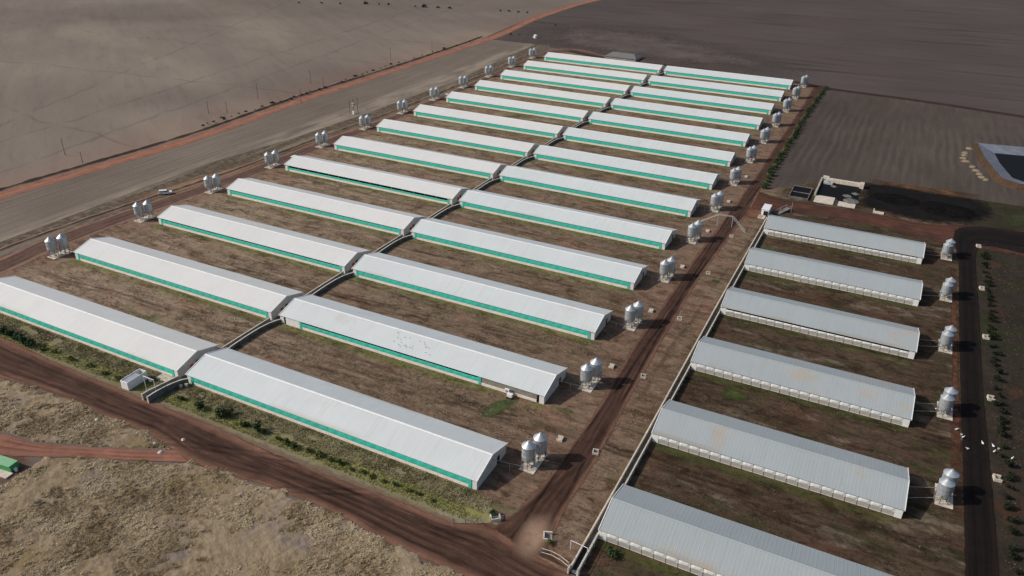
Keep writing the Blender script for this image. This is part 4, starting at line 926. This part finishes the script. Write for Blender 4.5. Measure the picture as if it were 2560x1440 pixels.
MB().box(-1.4, -3.2, 0, -1.3, 3.2, 2.6).box(1.3, -3.2, 0, 1.4, 3.2, 2.6).box(-1.3, 3.1, 0, 1.3, 3.2, 2.6).box(-1.3, -3.2, 0, -0.5, -3.1, 2.6).box(-0.5, -3.2, 2.1, 1.3, -3.1, 2.6).build('wall', MAT['trim'], t)
MB().box(-1.5, -3.35, 2.603, 1.5, 3.35, 2.75).build('roof', MAT['trim'], t); MB().box(-0.5, -3.0, 0.05, 1.3, -2.95, 2.1).build('doorway', MAT['dark'], t)
t = thing('concrete_step', (72.0, 186.9, 0), 'cream concrete step in front of the small white hut', 'slab'); MB().box(-1.5, -1.6, 0, 1.1, 1.8, 0.35).build('slab', MAT['concpale'], t); MB().box(-1.3, -1.2, 0.353, -0.1, 1.4, 0.5).build('step', MAT['conc'], t)
t = thing('loading_ramp', (78.2, 196.5, 0), 'grey railed loading ramp beside the slurry road, behind the farthest east shed', 'loading ramp', rz=-0.55)
MB().face((-1, -3.4, 0.1), (1, -3.4, 0.1), (1, 3.4, 1.3), (-1, 3.4, 1.3)).face((-1, 3.4, 0), (1, 3.4, 0), (1, 3.4, 1.3), (-1, 3.4, 1.3)).build('ramp_floor', MAT['concdark'], t)
for x in (-1, 1): MB().tube((x, -3.4, 1.1), (x, 3.4, 2.3), 0.07).tube((x, -3.4, 0), (x, -3.4, 1.1), 0.06).tube((x, 0, 0.7), (x, 0, 1.7), 0.06).tube((x, 3.4, 0), (x, 3.4, 2.3), 0.06).build('side_rail', MAT['steel'], t)
MB().tube((1.6, 3.2, 0), (1.6, 3.2, 4.2), 0.06).build('lamp_post', MAT['steel'], t)

# ================================================================== SLURRY WORKS
def tank_walls(m, x0, y0, x1, y1, th, z): return m.box(x0, y0, 0, x1, y0 + th, z).box(x0, y1 - th, 0, x1, y1, z).box(x0, y0 + th, 0, x0 + th, y1 - th, z).box(x1 - th, y0 + th, 0, x1, y1 - th, z)
t = thing('slurry_tank', (81.4, 222.5, 0), 'square open concrete tank full of black slurry beside the paved manure bay', 'slurry tank')
tank_walls(MB(), -3.9, -7.4, 3.9, 7.4, 0.3, 0.8).build('wall', MAT['concdark'], t); MB().face((-3.6, -7.1, 0.42), (3.6, -7.1, 0.42), (3.6, 7.1, 0.42), (-3.6, 7.1, 0.42)).build('slurry', MAT['slurry'], t)
MB().box(-3.5, -0.6, 0.45, 3.5, 0.3, 0.52).build('scum_crust', MAT['concdark'], t)
t = thing('manure_bay', (95.8, 230, 0), 'concrete manure bay with pale apron, black slurry and a back wall', 'manure bay')
MB().box(-8.2, -15.2, 0, -0.6, -6.5, 0.30).build('apron', MAT['concpale'], t); MB().box(1.2, -15.0, 0, 7.8, -9.5, 0.22).build('apron', MAT['concpale'], t)
MB().face((-8, -6.4, 0.22), (-0.5, -6.4, 0.22), (1, -9.4, 0.22), (7.8, -9.3, 0.22), (8, 13, 0.22), (-8, 13, 0.22)).build('slurry', MAT['slurry'], t)
MB().box(-6, 12.6, 0, 8.4, 14.2, 1.8).build('back_wall', MAT['concpale'], t); MB().box(-9, -8, 0, -8.3, 15, 1.3).build('side_wall', MAT['conc'], t); MB().box(-8.3, 14.4, 0, -5.8, 16.2, 1.9).build('corner_wall', MAT['concpale'], t); MB().box(7.2, 11, 0, 8.9, 14.6, 2.1).build('end_pier', MAT['concpale'], t)
MB().box(-7.4, 9.4, 0.225, -3.6, 12.2, 1.0).box(-6.9, 9.9, 1.003, -5.5, 11.2, 1.8).build('pump', MAT['steel'], t)
def heap(name, c, r, h, mat, label, cat, group=None, n=18, seed=0, sy=1.0):
    rr_ = random.Random(seed); m = MB(); rings = [(1, 0), (0.86, 0.4), (0.55, 0.8), (0.22, 1.0)]
    for (q, z) in rings:
        for k in range(n):
            a = 2 * PI * k / n; w = q * r * rr_.uniform(0.85, 1.12); m.v.append((math.cos(a) * w, math.sin(a) * w * sy, z * h * rr_.uniform(0.8, 1.15)))
    for a in range(3):
        for k in range(n): m.f.append((a * n + k, a * n + (k + 1) % n, (a + 1) * n + (k + 1) % n, (a + 1) * n + k))
    m.v.append((0, 0, h)); e = len(m.v) - 1
    for k in range(n): m.f.append((3 * n + k, 3 * n + (k + 1) % n, e))
    return tag(m.build(name, mat, None, (c[0], c[1], 0.02)), label, cat, group)
for q_, (hx, hy, hr) in enumerate(((99.5, 228.5, 2.2), (102.2, 233.0, 1.8), (93.0, 238.2, 1.5))): heap('manure_heap', (hx, hy), hr, 0.55, MAT['concdark'], ('crusted grey mound in the slurry, nearest the front right apron', 'crusted grey mound in the slurry by the right edge of the bay', 'small crusted mound near the back wall of the manure bay')[q_], 'heap', None, 14, 80 + q_)
heap('manure_heap', (101.5, 222.5), 3.4, 1.0, MAT['concdark'], 'grey crusted manure heap spilling onto the right apron of the manure bay', 'heap', seed=1)
heap('manure_heap', (137, 232), 12, 0.8, MAT['manure'], 'broad black manure heap east of the manure bay', 'heap', seed=2, sy=0.7, n=26)
heap('manure_heap', (118, 235), 10, 0.5, MAT['manure'], 'low black manure heap right beside the manure bay', 'heap', seed=3, sy=0.7, n=26)
t = thing('concrete_block', (112.6, 214.6, 0), 'pinkish concrete slab piece lying at the edge of the black manure', 'concrete block'); MB().box(-2, -0.9, 0, 2, 0.9, 0.5).box(-2, 0.903, 0, -1.6, 1.5, 1.2).build('slab', MAT['concpale'], t)
# lagoon with liner
t = thing('slurry_lagoon', (163, 306, 0), 'lined slurry lagoon with grey banks and dark water at the right edge', 'lagoon')
outer = [(150.5, 336), (200, 345), (200, 277), (165, 276.5), (158.5, 282), (152.8, 312)]
def offs(P, k, cc=(176, 308)): return [(cc[0] + (x - cc[0]) * k, cc[1] + (y - cc[1]) * k) for x, y in P]
def ringm(P, z0, Q, z1):
    m = MB(); n = len(P)
    for i in range(n): j = (i + 1) % n; m.face((P[i][0] - 163, P[i][1] - 306, z0), (P[j][0] - 163, P[j][1] - 306, z0), (Q[j][0] - 163, Q[j][1] - 306, z1), (Q[i][0] - 163, Q[i][1] - 306, z1))
    return m
ringm(offs(outer, 1.10), 0.0, outer, 2.3).build('earth_bank', soil('bank_earth', [(0.34, (0.035, 0.021, 0.014)), (0.5, (0.06, 0.038, 0.025)), (0.66, (0.10, 0.065, 0.042))]), t)
ringm(outer, 2.3, offs(outer, 0.70), 0.5).build('liner', MAT['liner'], t)
MB().face(*[(x - 163, y - 306, 0.52) for x, y in offs(outer, 0.72)]).build('water', MAT['slurry'], t)
for i, (x, y, r) in enumerate([(147.2, 331, 2.2), (145.2, 322, 2.0), (144.8, 317.5, 1.9), (144.4, 312, 2.1), (145.4, 307, 2.4), (148.0, 299, 2.0), (149.4, 294, 2.2), (150.6, 289, 2.0), (151.6, 284.5, 2.2), (153, 281.5, 1.6)]):
    heap('spoil_heap', (x, y), r * 0.9, 0.9, MAT['spoil'], f'pale sandy spoil heap on the lagoon bank, {ordn(i)} from the far end', 'heap', 'spoil heaps beside the lagoon', 10, 40 + i, 0.75)

# ================================================================== CONCRETE BLOCKS along roads
def ublock(x, y, rz, label, group, s=1.0):
    t = thing('concrete_culvert', (x, y, 0), label, 'concrete culvert', group, rz); t.scale = (s, s, s)
    MB().box(-0.85, -0.7, 0, -0.6, 0.7, 0.8).build('back_wall', MAT['concpale'], t)
    for sy in (-1, 1):
        y_a, y_b = sorted((sy * 0.703, sy * 0.95)); MB().box(-0.85, y_a, 0, 0.75, y_b, 0.7).build('wing_wall', MAT['concpale'], t)
    MB().box(-0.6, -0.7, 0.0, 0.7, 0.7, 0.1).build('base', MAT['conc'], t)
for i in range(7):
    y = i * 34.64 + 24.1
    ublock(56.4, y, PI + 0.1, f'cream U-shaped culvert end west of the yard road, {ordn(i)} from the front', 'culvert ends along the yard road', 0.85)
    if i < 5: ublock(65.6, y - 0.6, 0.25, f'cream U-shaped culvert end east of the yard road, {ordn(i)} from the front', 'culvert ends along the yard road', 0.85)
ublock(66.6, -5.2, 0.4, 'cream culvert end with green weeds by the pale road shoulder', 'culvert ends along the yard road', 1.15)
ublock(54.9, -5.5, PI * 0.7, 'cream culvert end at the corner of the wire fence', 'culvert ends along the yard road', 1.1)
for i, y in enumerate((57.0, 90.9, 125, 159.6, 197.2)):
    ublock(147.9, y, 0.1, f'white U-shaped culvert end east of the dark road, {ordn(i)} from the front', 'culvert ends along the dark road', 1.0)

# ================================================================== VEHICLE
t = thing('utility_vehicle', (-149.4, 92.2, 0.08), 'white pickup with a rear canopy parked beside the west farm track', 'pickup', rz=math.radians(44))
def extr(prof, y0, y1):
    m = MB(); n = len(prof); m.v = [(x, y0, z) for x, z in prof] + [(x, y1, z) for x, z in prof]
    m.f = [tuple(range(n)), tuple(reversed(range(n, 2 * n)))] + [(i, i + n, (i + 1) % n + n, (i + 1) % n) for i in range(n)]; return m
extr([(-2.6, 0.45), (2.55, 0.4), (2.6, 0.85), (2.45, 1.05), (1.3, 1.15), (-2.55, 1.12), (-2.62, 0.9)], -0.92, 0.92).build('body', MAT['whitepaint'], t)
extr([(1.25, 1.15), (0.55, 1.78), (-2.35, 1.82), (-2.5, 1.12)], -0.80, 0.80).build('cab', MAT['whitepaint'], t)
m = MB()
for sy in (-1, 1):
    y = sy * 0.815; m.face((0.95, y, 1.2), (0.5, y, 1.66), (-0.35, y, 1.68), (-0.35, y, 1.2)); m.face((-0.5, y, 1.2), (-0.5, y, 1.68), (-1.15, y, 1.68), (-1.15, y, 1.2)); m.face((-1.3, y, 1.25), (-1.3, y, 1.66), (-2.25, y, 1.66), (-2.3, y, 1.25))
m.build('side_window', MAT['glass'], t)
MB().face((1.28, -0.7, 1.17), (1.28, 0.7, 1.17), (0.60, 0.68, 1.76), (0.60, -0.68, 1.76)).build('windscreen', MAT['glass'], t); MB().face((-2.47, -0.65, 1.3), (-2.47, 0.65, 1.3), (-2.40, 0.65, 1.7), (-2.40, -0.65, 1.7)).build('rear_window', MAT['glass'], t)
for x in (-1.6, 1.6):
    for sy in (-1, 1):
        w = MB().tube((x, sy * 0.72, 0.38), (x, sy * 0.95, 0.38), 0.38, n=16).build('wheel', MAT['rubber'], t); MB().tube((x, sy * 0.951, 0.38), (x, sy * 0.965, 0.38), 0.22, n=10).build('rim', MAT['steel'], w)
for sy in (-1, 1): MB().box(2.5, sy * 0.7 - 0.16, 0.75, 2.63, sy * 0.7 + 0.16, 0.93).build('headlight', MAT['glass'], t); MB().box(-2.66, sy * 0.75 - 0.1, 0.75, -2.60, sy * 0.75 + 0.1, 1.05).build('tail_light', MAT['red'], t)
MB().box(2.55, -0.85, 0.42, 2.72, 0.85, 0.6).build('bumper', MAT['post'], t)

# ================================================================== SMALL STRUCTURES
def pole(x, y, h, label, grp='utility poles west of the sheds'):
    t = thing('utility_pole', (x, y, 0), label, 'utility pole', grp); MB().tube((0, 0, 0), (0, 0, h), 0.16, 0.11, 7).build('pole', MAT['wood'], t)
    MB().box(-0.9, -0.06, h - 0.5, 0.9, 0.06, h - 0.36).build('crossarm', MAT['wood'], t)
    for xx in (-0.8, 0.8): MB().tube((xx, 0, h - 0.36), (xx, 0, h - 0.16), 0.05, n=5).build('insulator', MAT['trim'], t)
for i, (x, y, h) in enumerate([(-229.2, 105.2, 8), (-226.7, 190, 7), (-226.5, 227.8, 9.5), (-225.8, 274.2, 8), (-223.6, 359.3, 9)]):
    pole(x, y, h, f'thin wooden pole in the field west of the red road, {ordn(i)} from the front')
for i, (x, y, h) in enumerate([(-210.5, 100.4, 6), (-219.3, 196.2, 6), (-198.0, 232.5, 8), (-211.6, 269.4, 6), (-214, 400, 7), (-222, 560, 8)]):
    pole(x, y, h, f'wooden pole close to the edge of the red road, {ordn(i)} from the front', 'utility poles along the red road')
t = thing('transformer_frame', (-158, 229, 0), 'dark three-post transformer frame standing on the dry verge', 'transformer')
for x in (-2.2, 0, 2.4): MB().tube((x, x * 0.3, 0), (x, x * 0.3, 8.5 + x * 0.4), 0.16, 0.13, 7).build('post', MAT['wood'], t)
MB().box(-2.6, -0.9, 5.6, 2.8, -0.6, 5.85).build('crossarm', MAT['wood'], t); MB().box(-0.7, -0.6, 4.6, 0.7, 0.5, 6.2).build('transformer', MAT['steel'], t); MB().box(-0.5, -0.5, 0, 0.5, 0.5, 1.8).build('cabinet', MAT['trim'], t)
for x, y, lab in ((-131.8, 150.8, 'white pump station with upright pipes at the fifth west shed'), (-131.4, 285.6, 'white pump station with upright pipes at the ninth west shed')):
    t = thing('pump_station', (x, y, 0), lab, 'pump station'); MB().box(-1.6, -1.2, 0, 0.4, 1.2, 2.2).build('cabinet', MAT['concpale'], t); MB().box(-1.7, -1.3, 2.203, 0.5, 1.3, 2.34).build('roof', MAT['trim'], t)
    for q in range(3): MB().tube((0.9 + q * 0.8, 0.3 * q, 0), (0.9 + q * 0.8, 0.3 * q, 4.4 - 0.5 * (q % 2)), 0.07, n=5).build('upright_pipe', MAT['steel'], t)
    MB().box(0.42, -1.0, 0, 3.0, 1.2, 0.9).build('manifold', MAT['concpale'], t)
t = thing('water_tank', (-172, 495, 0), 'small white round water tank standing alone in the far field', 'water tank'); MB().lathe([(1.6, 0), (1.6, 2.3), (0.3, 2.9), (0, 2.95)], 16).build('tank', MAT['trim'], t); MB().tube((-2.6, 0, 0), (-2.6, 0, 1.2), 0.25).build('pump', MAT['steel'], t)
t = thing('dam_embankment', (-80.5, 455, 0), 'grey low-pitched building behind the farthest west shed', 'building')
hip = MB(); P0 = [(-12.5, -8, 1.6), (12.5, -8, 1.6), (12.5, 8, 1.6), (-12.5, 8, 1.6)]; P1 = [(-8.5, -1, 3.7), (8.5, -1, 3.7), (8.5, 1, 3.7), (-8.5, 1, 3.7)]
for i in range(4): j = (i + 1) % 4; hip.face(P0[i], P0[j], P1[j], P1[i])
hip.face(*P1); hip.build('roof', flat('grey_sheet_roof', (0.165, 0.16, 0.152), 0.8, sc=0.3), t); MB().box(-12, -7.5, 0, 12, 7.5, 1.55).build('wall', MAT['conc'], t)
t.name = 'farm_building'
t = thing('service_hut', (-46.2, -41.8, 0), 'green-topped skip on a pale slab at the left edge', 'skip', rz=0.12)
MB().box(-5, -0.9, 0.35, 1.6, 1.1, 1.9).build('body', MAT['green'], t); MB().box(-5.05, -1.15, 1.903, 1.65, 1.15, 2.02).build('lid', flat('pale_green_lid', (0.22, 0.45, 0.24), 0.6), t); MB().box(-5.3, -2.7, 0.08, 2.1, -0.95, 0.34).build('slab', MAT['concpale'], t)
MB().box(1.7, -0.3, 0.1, 2.2, 0.2, 1.0).build('bollard', MAT['trim'], t); t.name = 'garbage_skip'
t = thing('feed_cart', (38.6, 33.2, 0), 'small white cart on the green grass against the half open shed', 'cart')
MB().box(-0.7, -0.5, 0.5, 0.7, 0.5, 1.3).build('bin', MAT['trim'], t); MB().tube((-0.7, 0.3, 1.2), (-1.5, 0.3, 1.5), 0.05).build('handle', MAT['steel'], t)
for sx in (-0.5, 0.5): MB().tube((sx, -0.55, 0.3), (sx, -0.45, 0.3), 0.3, n=10).build('wheel', MAT['rubber'], t)
t = thing('air_unit', (37.4, 34.25, 0), 'white air unit fixed low on the wall of the half open shed', 'air unit'); MB().box(-0.6, -0.6, 0.95, 0.6, 0.0, 1.9).build('casing', MAT['trim'], t); MB().box(-0.35, -0.63, 1.1, 0.35, -0.603, 1.75).build('grille', MAT['post'], t)
for i, (x, y, s_) in enumerate([(-44.7, -21.2, 1.0), (-20.8, -17.0, 0.8), (-21.8, -22.6, 1.0), (-25.5, -21.0, 0.7)]):
    heap('stone', (x, y), 0.7 * s_, 0.45 * s_, MAT['concpale'], ['white stone on the grass edge below the loading race', 'pale flat stone in the middle of the front road', 'pale stone at the mouth of the red track', 'small stone beside the red track mouth'][i], 'stone', None, 8, 60 + i)

# ================================================================== BIRDS
def bird(x, y, z, rz, label, grp, mat, s=1.0, name='bird'):
    t = thing(name, (x, y, z), label, 'bird', grp, rz); t.scale = (s, s, s)
    m = MB(); m.tube((-0.42, 0, 0.36), (-0.1, 0, 0.38), 0.05, 0.19, 8).tube((-0.1, 0, 0.38), (0.22, 0, 0.42), 0.19, 0.14, 8).tube((0.22, 0, 0.42), (0.36, 0, 0.62), 0.10, 0.06, 7).tube((0.34, 0, 0.62), (0.50, 0, 0.64), 0.085, 0.05, 7).tube((0.50, 0, 0.64), (0.66, 0, 0.60), 0.035, 0.01, 5)
    for sy in (-1, 1): m.tube((0.05, sy * 0.07, 0.0), (0.03, sy * 0.07, 0.28), 0.015, 0.025, 4); m.face((-0.45, sy * 0.06, 0.42), (0.15, sy * 0.20, 0.52), (0.2, sy * 0.17, 0.34), (-0.3, sy * 0.12, 0.32))
    m.build('body', mat, t); return t
for i, (x, y) in enumerate([(139.8, 72.1), (140.9, 70.4), (141.2, 69.5), (142.1, 65.2), (145.3, 69.2), (147.5, 69.2), (148.6, 68.6), (147.6, 67.0), (151.2, 66.2), (135.4, 79.0)]):
    bird(x, y, 0.12 if i < 9 else 0.05, random.uniform(0, 6), (f'white bird on or beside the dark road, {ordn(i)} from the left of its flock' if i < 9 else 'lone white bird on bare ground between the east silos'), 'white birds by the dark road', MAT['bird'], 0.95)
for i in range(24):
    x, y = random.uniform(0, 13), random.uniform(-5.6, -1.2)
    zz = EZ + (7.2 - abs(y)) / 7.2 * (RZ - EZ) + 0.05
    bird(x, 34.64 + 7 + y, zz, random.uniform(0, 6), 'small dark bird resting on the white roof of the half open shed', 'dark birds on the shed roof', MAT['darkbird'], 0.36)

# ================================================================== SHRUBS AND TREES
def crown_mesh(name, mat, n, rx, rz_, seed, z0=0.2, leaf_s=0.22, lobes=5):
    r = np.random.default_rng(seed); L = np.stack([r.normal(0, rx * 0.42, lobes), r.normal(0, rx * 0.42, lobes), z0 + rz_ * r.uniform(0.25, 0.75, lobes)], 1); rad = r.uniform(0.4, 0.7, lobes) * rx
    k = r.integers(0, lobes, n); d = r.normal(0, 1, (n, 3)); d /= np.linalg.norm(d, axis=1)[:, None]; rr_ = rad[k] * r.uniform(0.45, 1.08, n)
    c = L[k] + d * rr_[:, None] * np.array([1, 1, rz_ / rx / 1.6]); c[:, 2] = np.maximum(c[:, 2], 0.05)
    u = r.normal(0, 1, (n, 3)); u /= np.linalg.norm(u, axis=1)[:, None]; w = np.cross(u, d); w /= (np.linalg.norm(w, axis=1)[:, None] + 1e-6); s = leaf_s * r.uniform(0.6, 1.4, n)[:, None]
    V = np.stack([c - u * s, c + w * s * 0.6, c + u * s, c - w * s * 0.6], 1).reshape(-1, 3); T = np.repeat(np.clip(r.normal(0.5, 0.28, n), 0, 1), 4)
    return np_mesh(name, V, np.arange(4 * n).reshape(-1, 4), mat, T)
def stem_mesh(name, h, r0, seed):
    rr_ = random.Random(seed); m = MB(); m.tube((0, 0, 0), (0.05, 0, h * 0.55), r0, r0 * 0.6, 6)
    for k in range(4): a = rr_.uniform(0, 6.3); m.tube((0.04, 0, h * 0.4), (math.cos(a) * h * 0.35, math.sin(a) * h * 0.35, h * rr_.uniform(0.7, 0.95)), r0 * 0.5, r0 * 0.15, 5)
    return m.mesh(name, MAT['bark'])
def kit(key, mat, n, rx, rz_, ls, k=4): return [(crown_mesh('crown', MAT[mat], n, rx, rz_, 100 * hash_(key) + i, 0.15, ls), stem_mesh('trunk', rz_, 0.07 * rx + 0.03, i)) for i in range(k)]
def hash_(s): return sum(ord(c) for c in s) % 91
KITS = {'dark': kit('dark', 'leafdark', 330, 0.95, 1.5, 0.17), 'olive': kit('olive', 'leafolive', 260, 0.95, 0.9, 0.18), 'dust': kit('dust', 'leafblack', 150, 1.4, 1.3, 0.3, 3), 'hedge': kit('hedge', 'leafhedge', 240, 1.2, 1.8, 0.24), 'east': kit('east', 'leafeast', 300, 1.3, 1.7, 0.24), 'tree': kit('tree', 'leafblack', 220, 2.2, 3.2, 0.5, 3)}
def plant(kind, x, y, s, label, grp, cat='shrub', name='shrub', z=0.03):
    t = thing(name, (x, y, z), label, cat, grp, random.uniform(0, 6.28)); t.scale = (s, s, s * random.uniform(0.85, 1.15)); c, st = random.choice(KITS[kind]); put('crown', c, t); put('trunk', st, t); return t
xs = [-33.4, -28.2, -25.5, -20.2, -17.4, -11.8, -8.2, -6.0, -1.5, 1.2, 4.5, 7.5, 10.6, 13.6, 16.5, 19.8, 22.5, 25.2, 28.3, 31.3, 34.6, 37.2, 40.6]
sz = [0.9, 0.7, 1.3, 1.5, 1.5, 1.0, 1.35, 0.9, 0.8, 1.0, 1.0, 0.9, 1.0, 0.9, 0.9, 0.7, 0.8, 0.8, 0.7, 0.7, 0.7, 0.7, 0.6]
for i, x in enumerate(xs):
    plant('dark' if i < 8 or i in (10, 14, 19) else 'olive', x, -6.0 - 1.0 * min(1, max(0, (x + 20) / 20)) + random.uniform(-0.3, 0.3), sz[i], f'roadside shrub right of the loading race, {ordn(i)} from the left', 'shrubs along the front road')
for i, x in enumerate([-104.5, -101.5, -98.6, -95.4, -92.2, -89.0, -84.6, -80.0, -73, -66, -59.5, -55.0]):
    plant('dark' if i < 6 else 'olive', x, -7.0 + random.uniform(-0.4, 0.4), (1.5 if i < 6 else 0.9) * random.uniform(0.85, 1.1), f'roadside shrub left of the container, {ordn(i)} from the left', 'shrubs along the front road')
plant('dark', 54.0, -4.6, 0.9, 'dark green bush beside the culvert end at the fence corner', 'bushes at the south road junction'); plant('dark', 79.6, -3.6, 1.3, 'bright green bush beside the loading ramp near the nearest grey shed', 'bushes at the south road junction'); plant('olive', 67.6, -6.4, 0.8, 'green weeds beside the culvert end by the pale shoulder', 'bushes at the south road junction')
for i in range(50):
    f = i / 49; y = 221 + 207 * f ** 0.97; plant('hedge', 65.9 - 0.8 * math.sin(f * PI) + random.uniform(-0.5, 0.5), y, random.uniform(0.85, 1.3), f'green hedge bush beside the stubble field, {ordn(i)} from the near end', 'hedge bushes along the stubble field')
for i in range(44):
    y = 24 + i * 3.85 + random.uniform(-0.7, 0.7); plant('east', 149.7 + random.uniform(-0.5, 0.5), y, random.uniform(0.55, 1.0), f'dark bush in the row east of the dark road, {ordn(i)} from the front', 'bush row east of the dark road')
bx = [170, 174, 178, 184, 190, 196, 201, 206, 213, 222, 227, 231, 236, 240, 246, 250, 255, 262, 268, 273, 279, 284, 291, 297, 302, 309, 315, 322, 330, 337, 344, 352, 360, 371, 383, 396, 412, 430, 448]
for i, y in enumerate(bx):
    plant('dust', -210.5 + 1.6 * math.sin((y - 170) / 40) + random.uniform(-1.2, 1.2), y, random.uniform(0.45, 0.95) * (0.75 if i % 3 else 1.25), f'dark dusty bush on the bank beside the red road, {ordn(i)} from the near end', 'bushes on the red road bank', z=0.5)
for i, (x, y, s) in enumerate([(-428, 564, 1.0), (-407, 578, 1.6), (-393, 583, 0.8), (-383, 586, 1.1), (-352, 588, 0.8), (-344, 592, 1.8), (-330, 596, 1.2), (-318, 600, 1.2), (-266, 611, 0.9), (-257, 613, 1.0), (-247, 614, 0.9), (-238, 616, 0.8), (-467, 545, 0.9), (-446, 556, 0.9)]):
    plant('tree', x, y, s * 0.6, f'small dark tree on the far field line, {ordn(i)} as listed from the left' if False else f'small dark tree on the far field boundary, {ordn([12,13,0,1,2,3,4,5,6,7,8,9,10,11].index(i))} from the left', 'trees on the far field boundary', 'tree', 'tree')
for i, (x, y, s) in enumerate([(-196, 497, 1.0), (-190, 500, 0.7), (-183, 560, 0.8)]):
    plant('tree', x, y, s * 0.45, f'dark scrub tree beside the far bend of the red road, {ordn(i)} from the left', 'trees at the road bend', 'tree', 'tree')
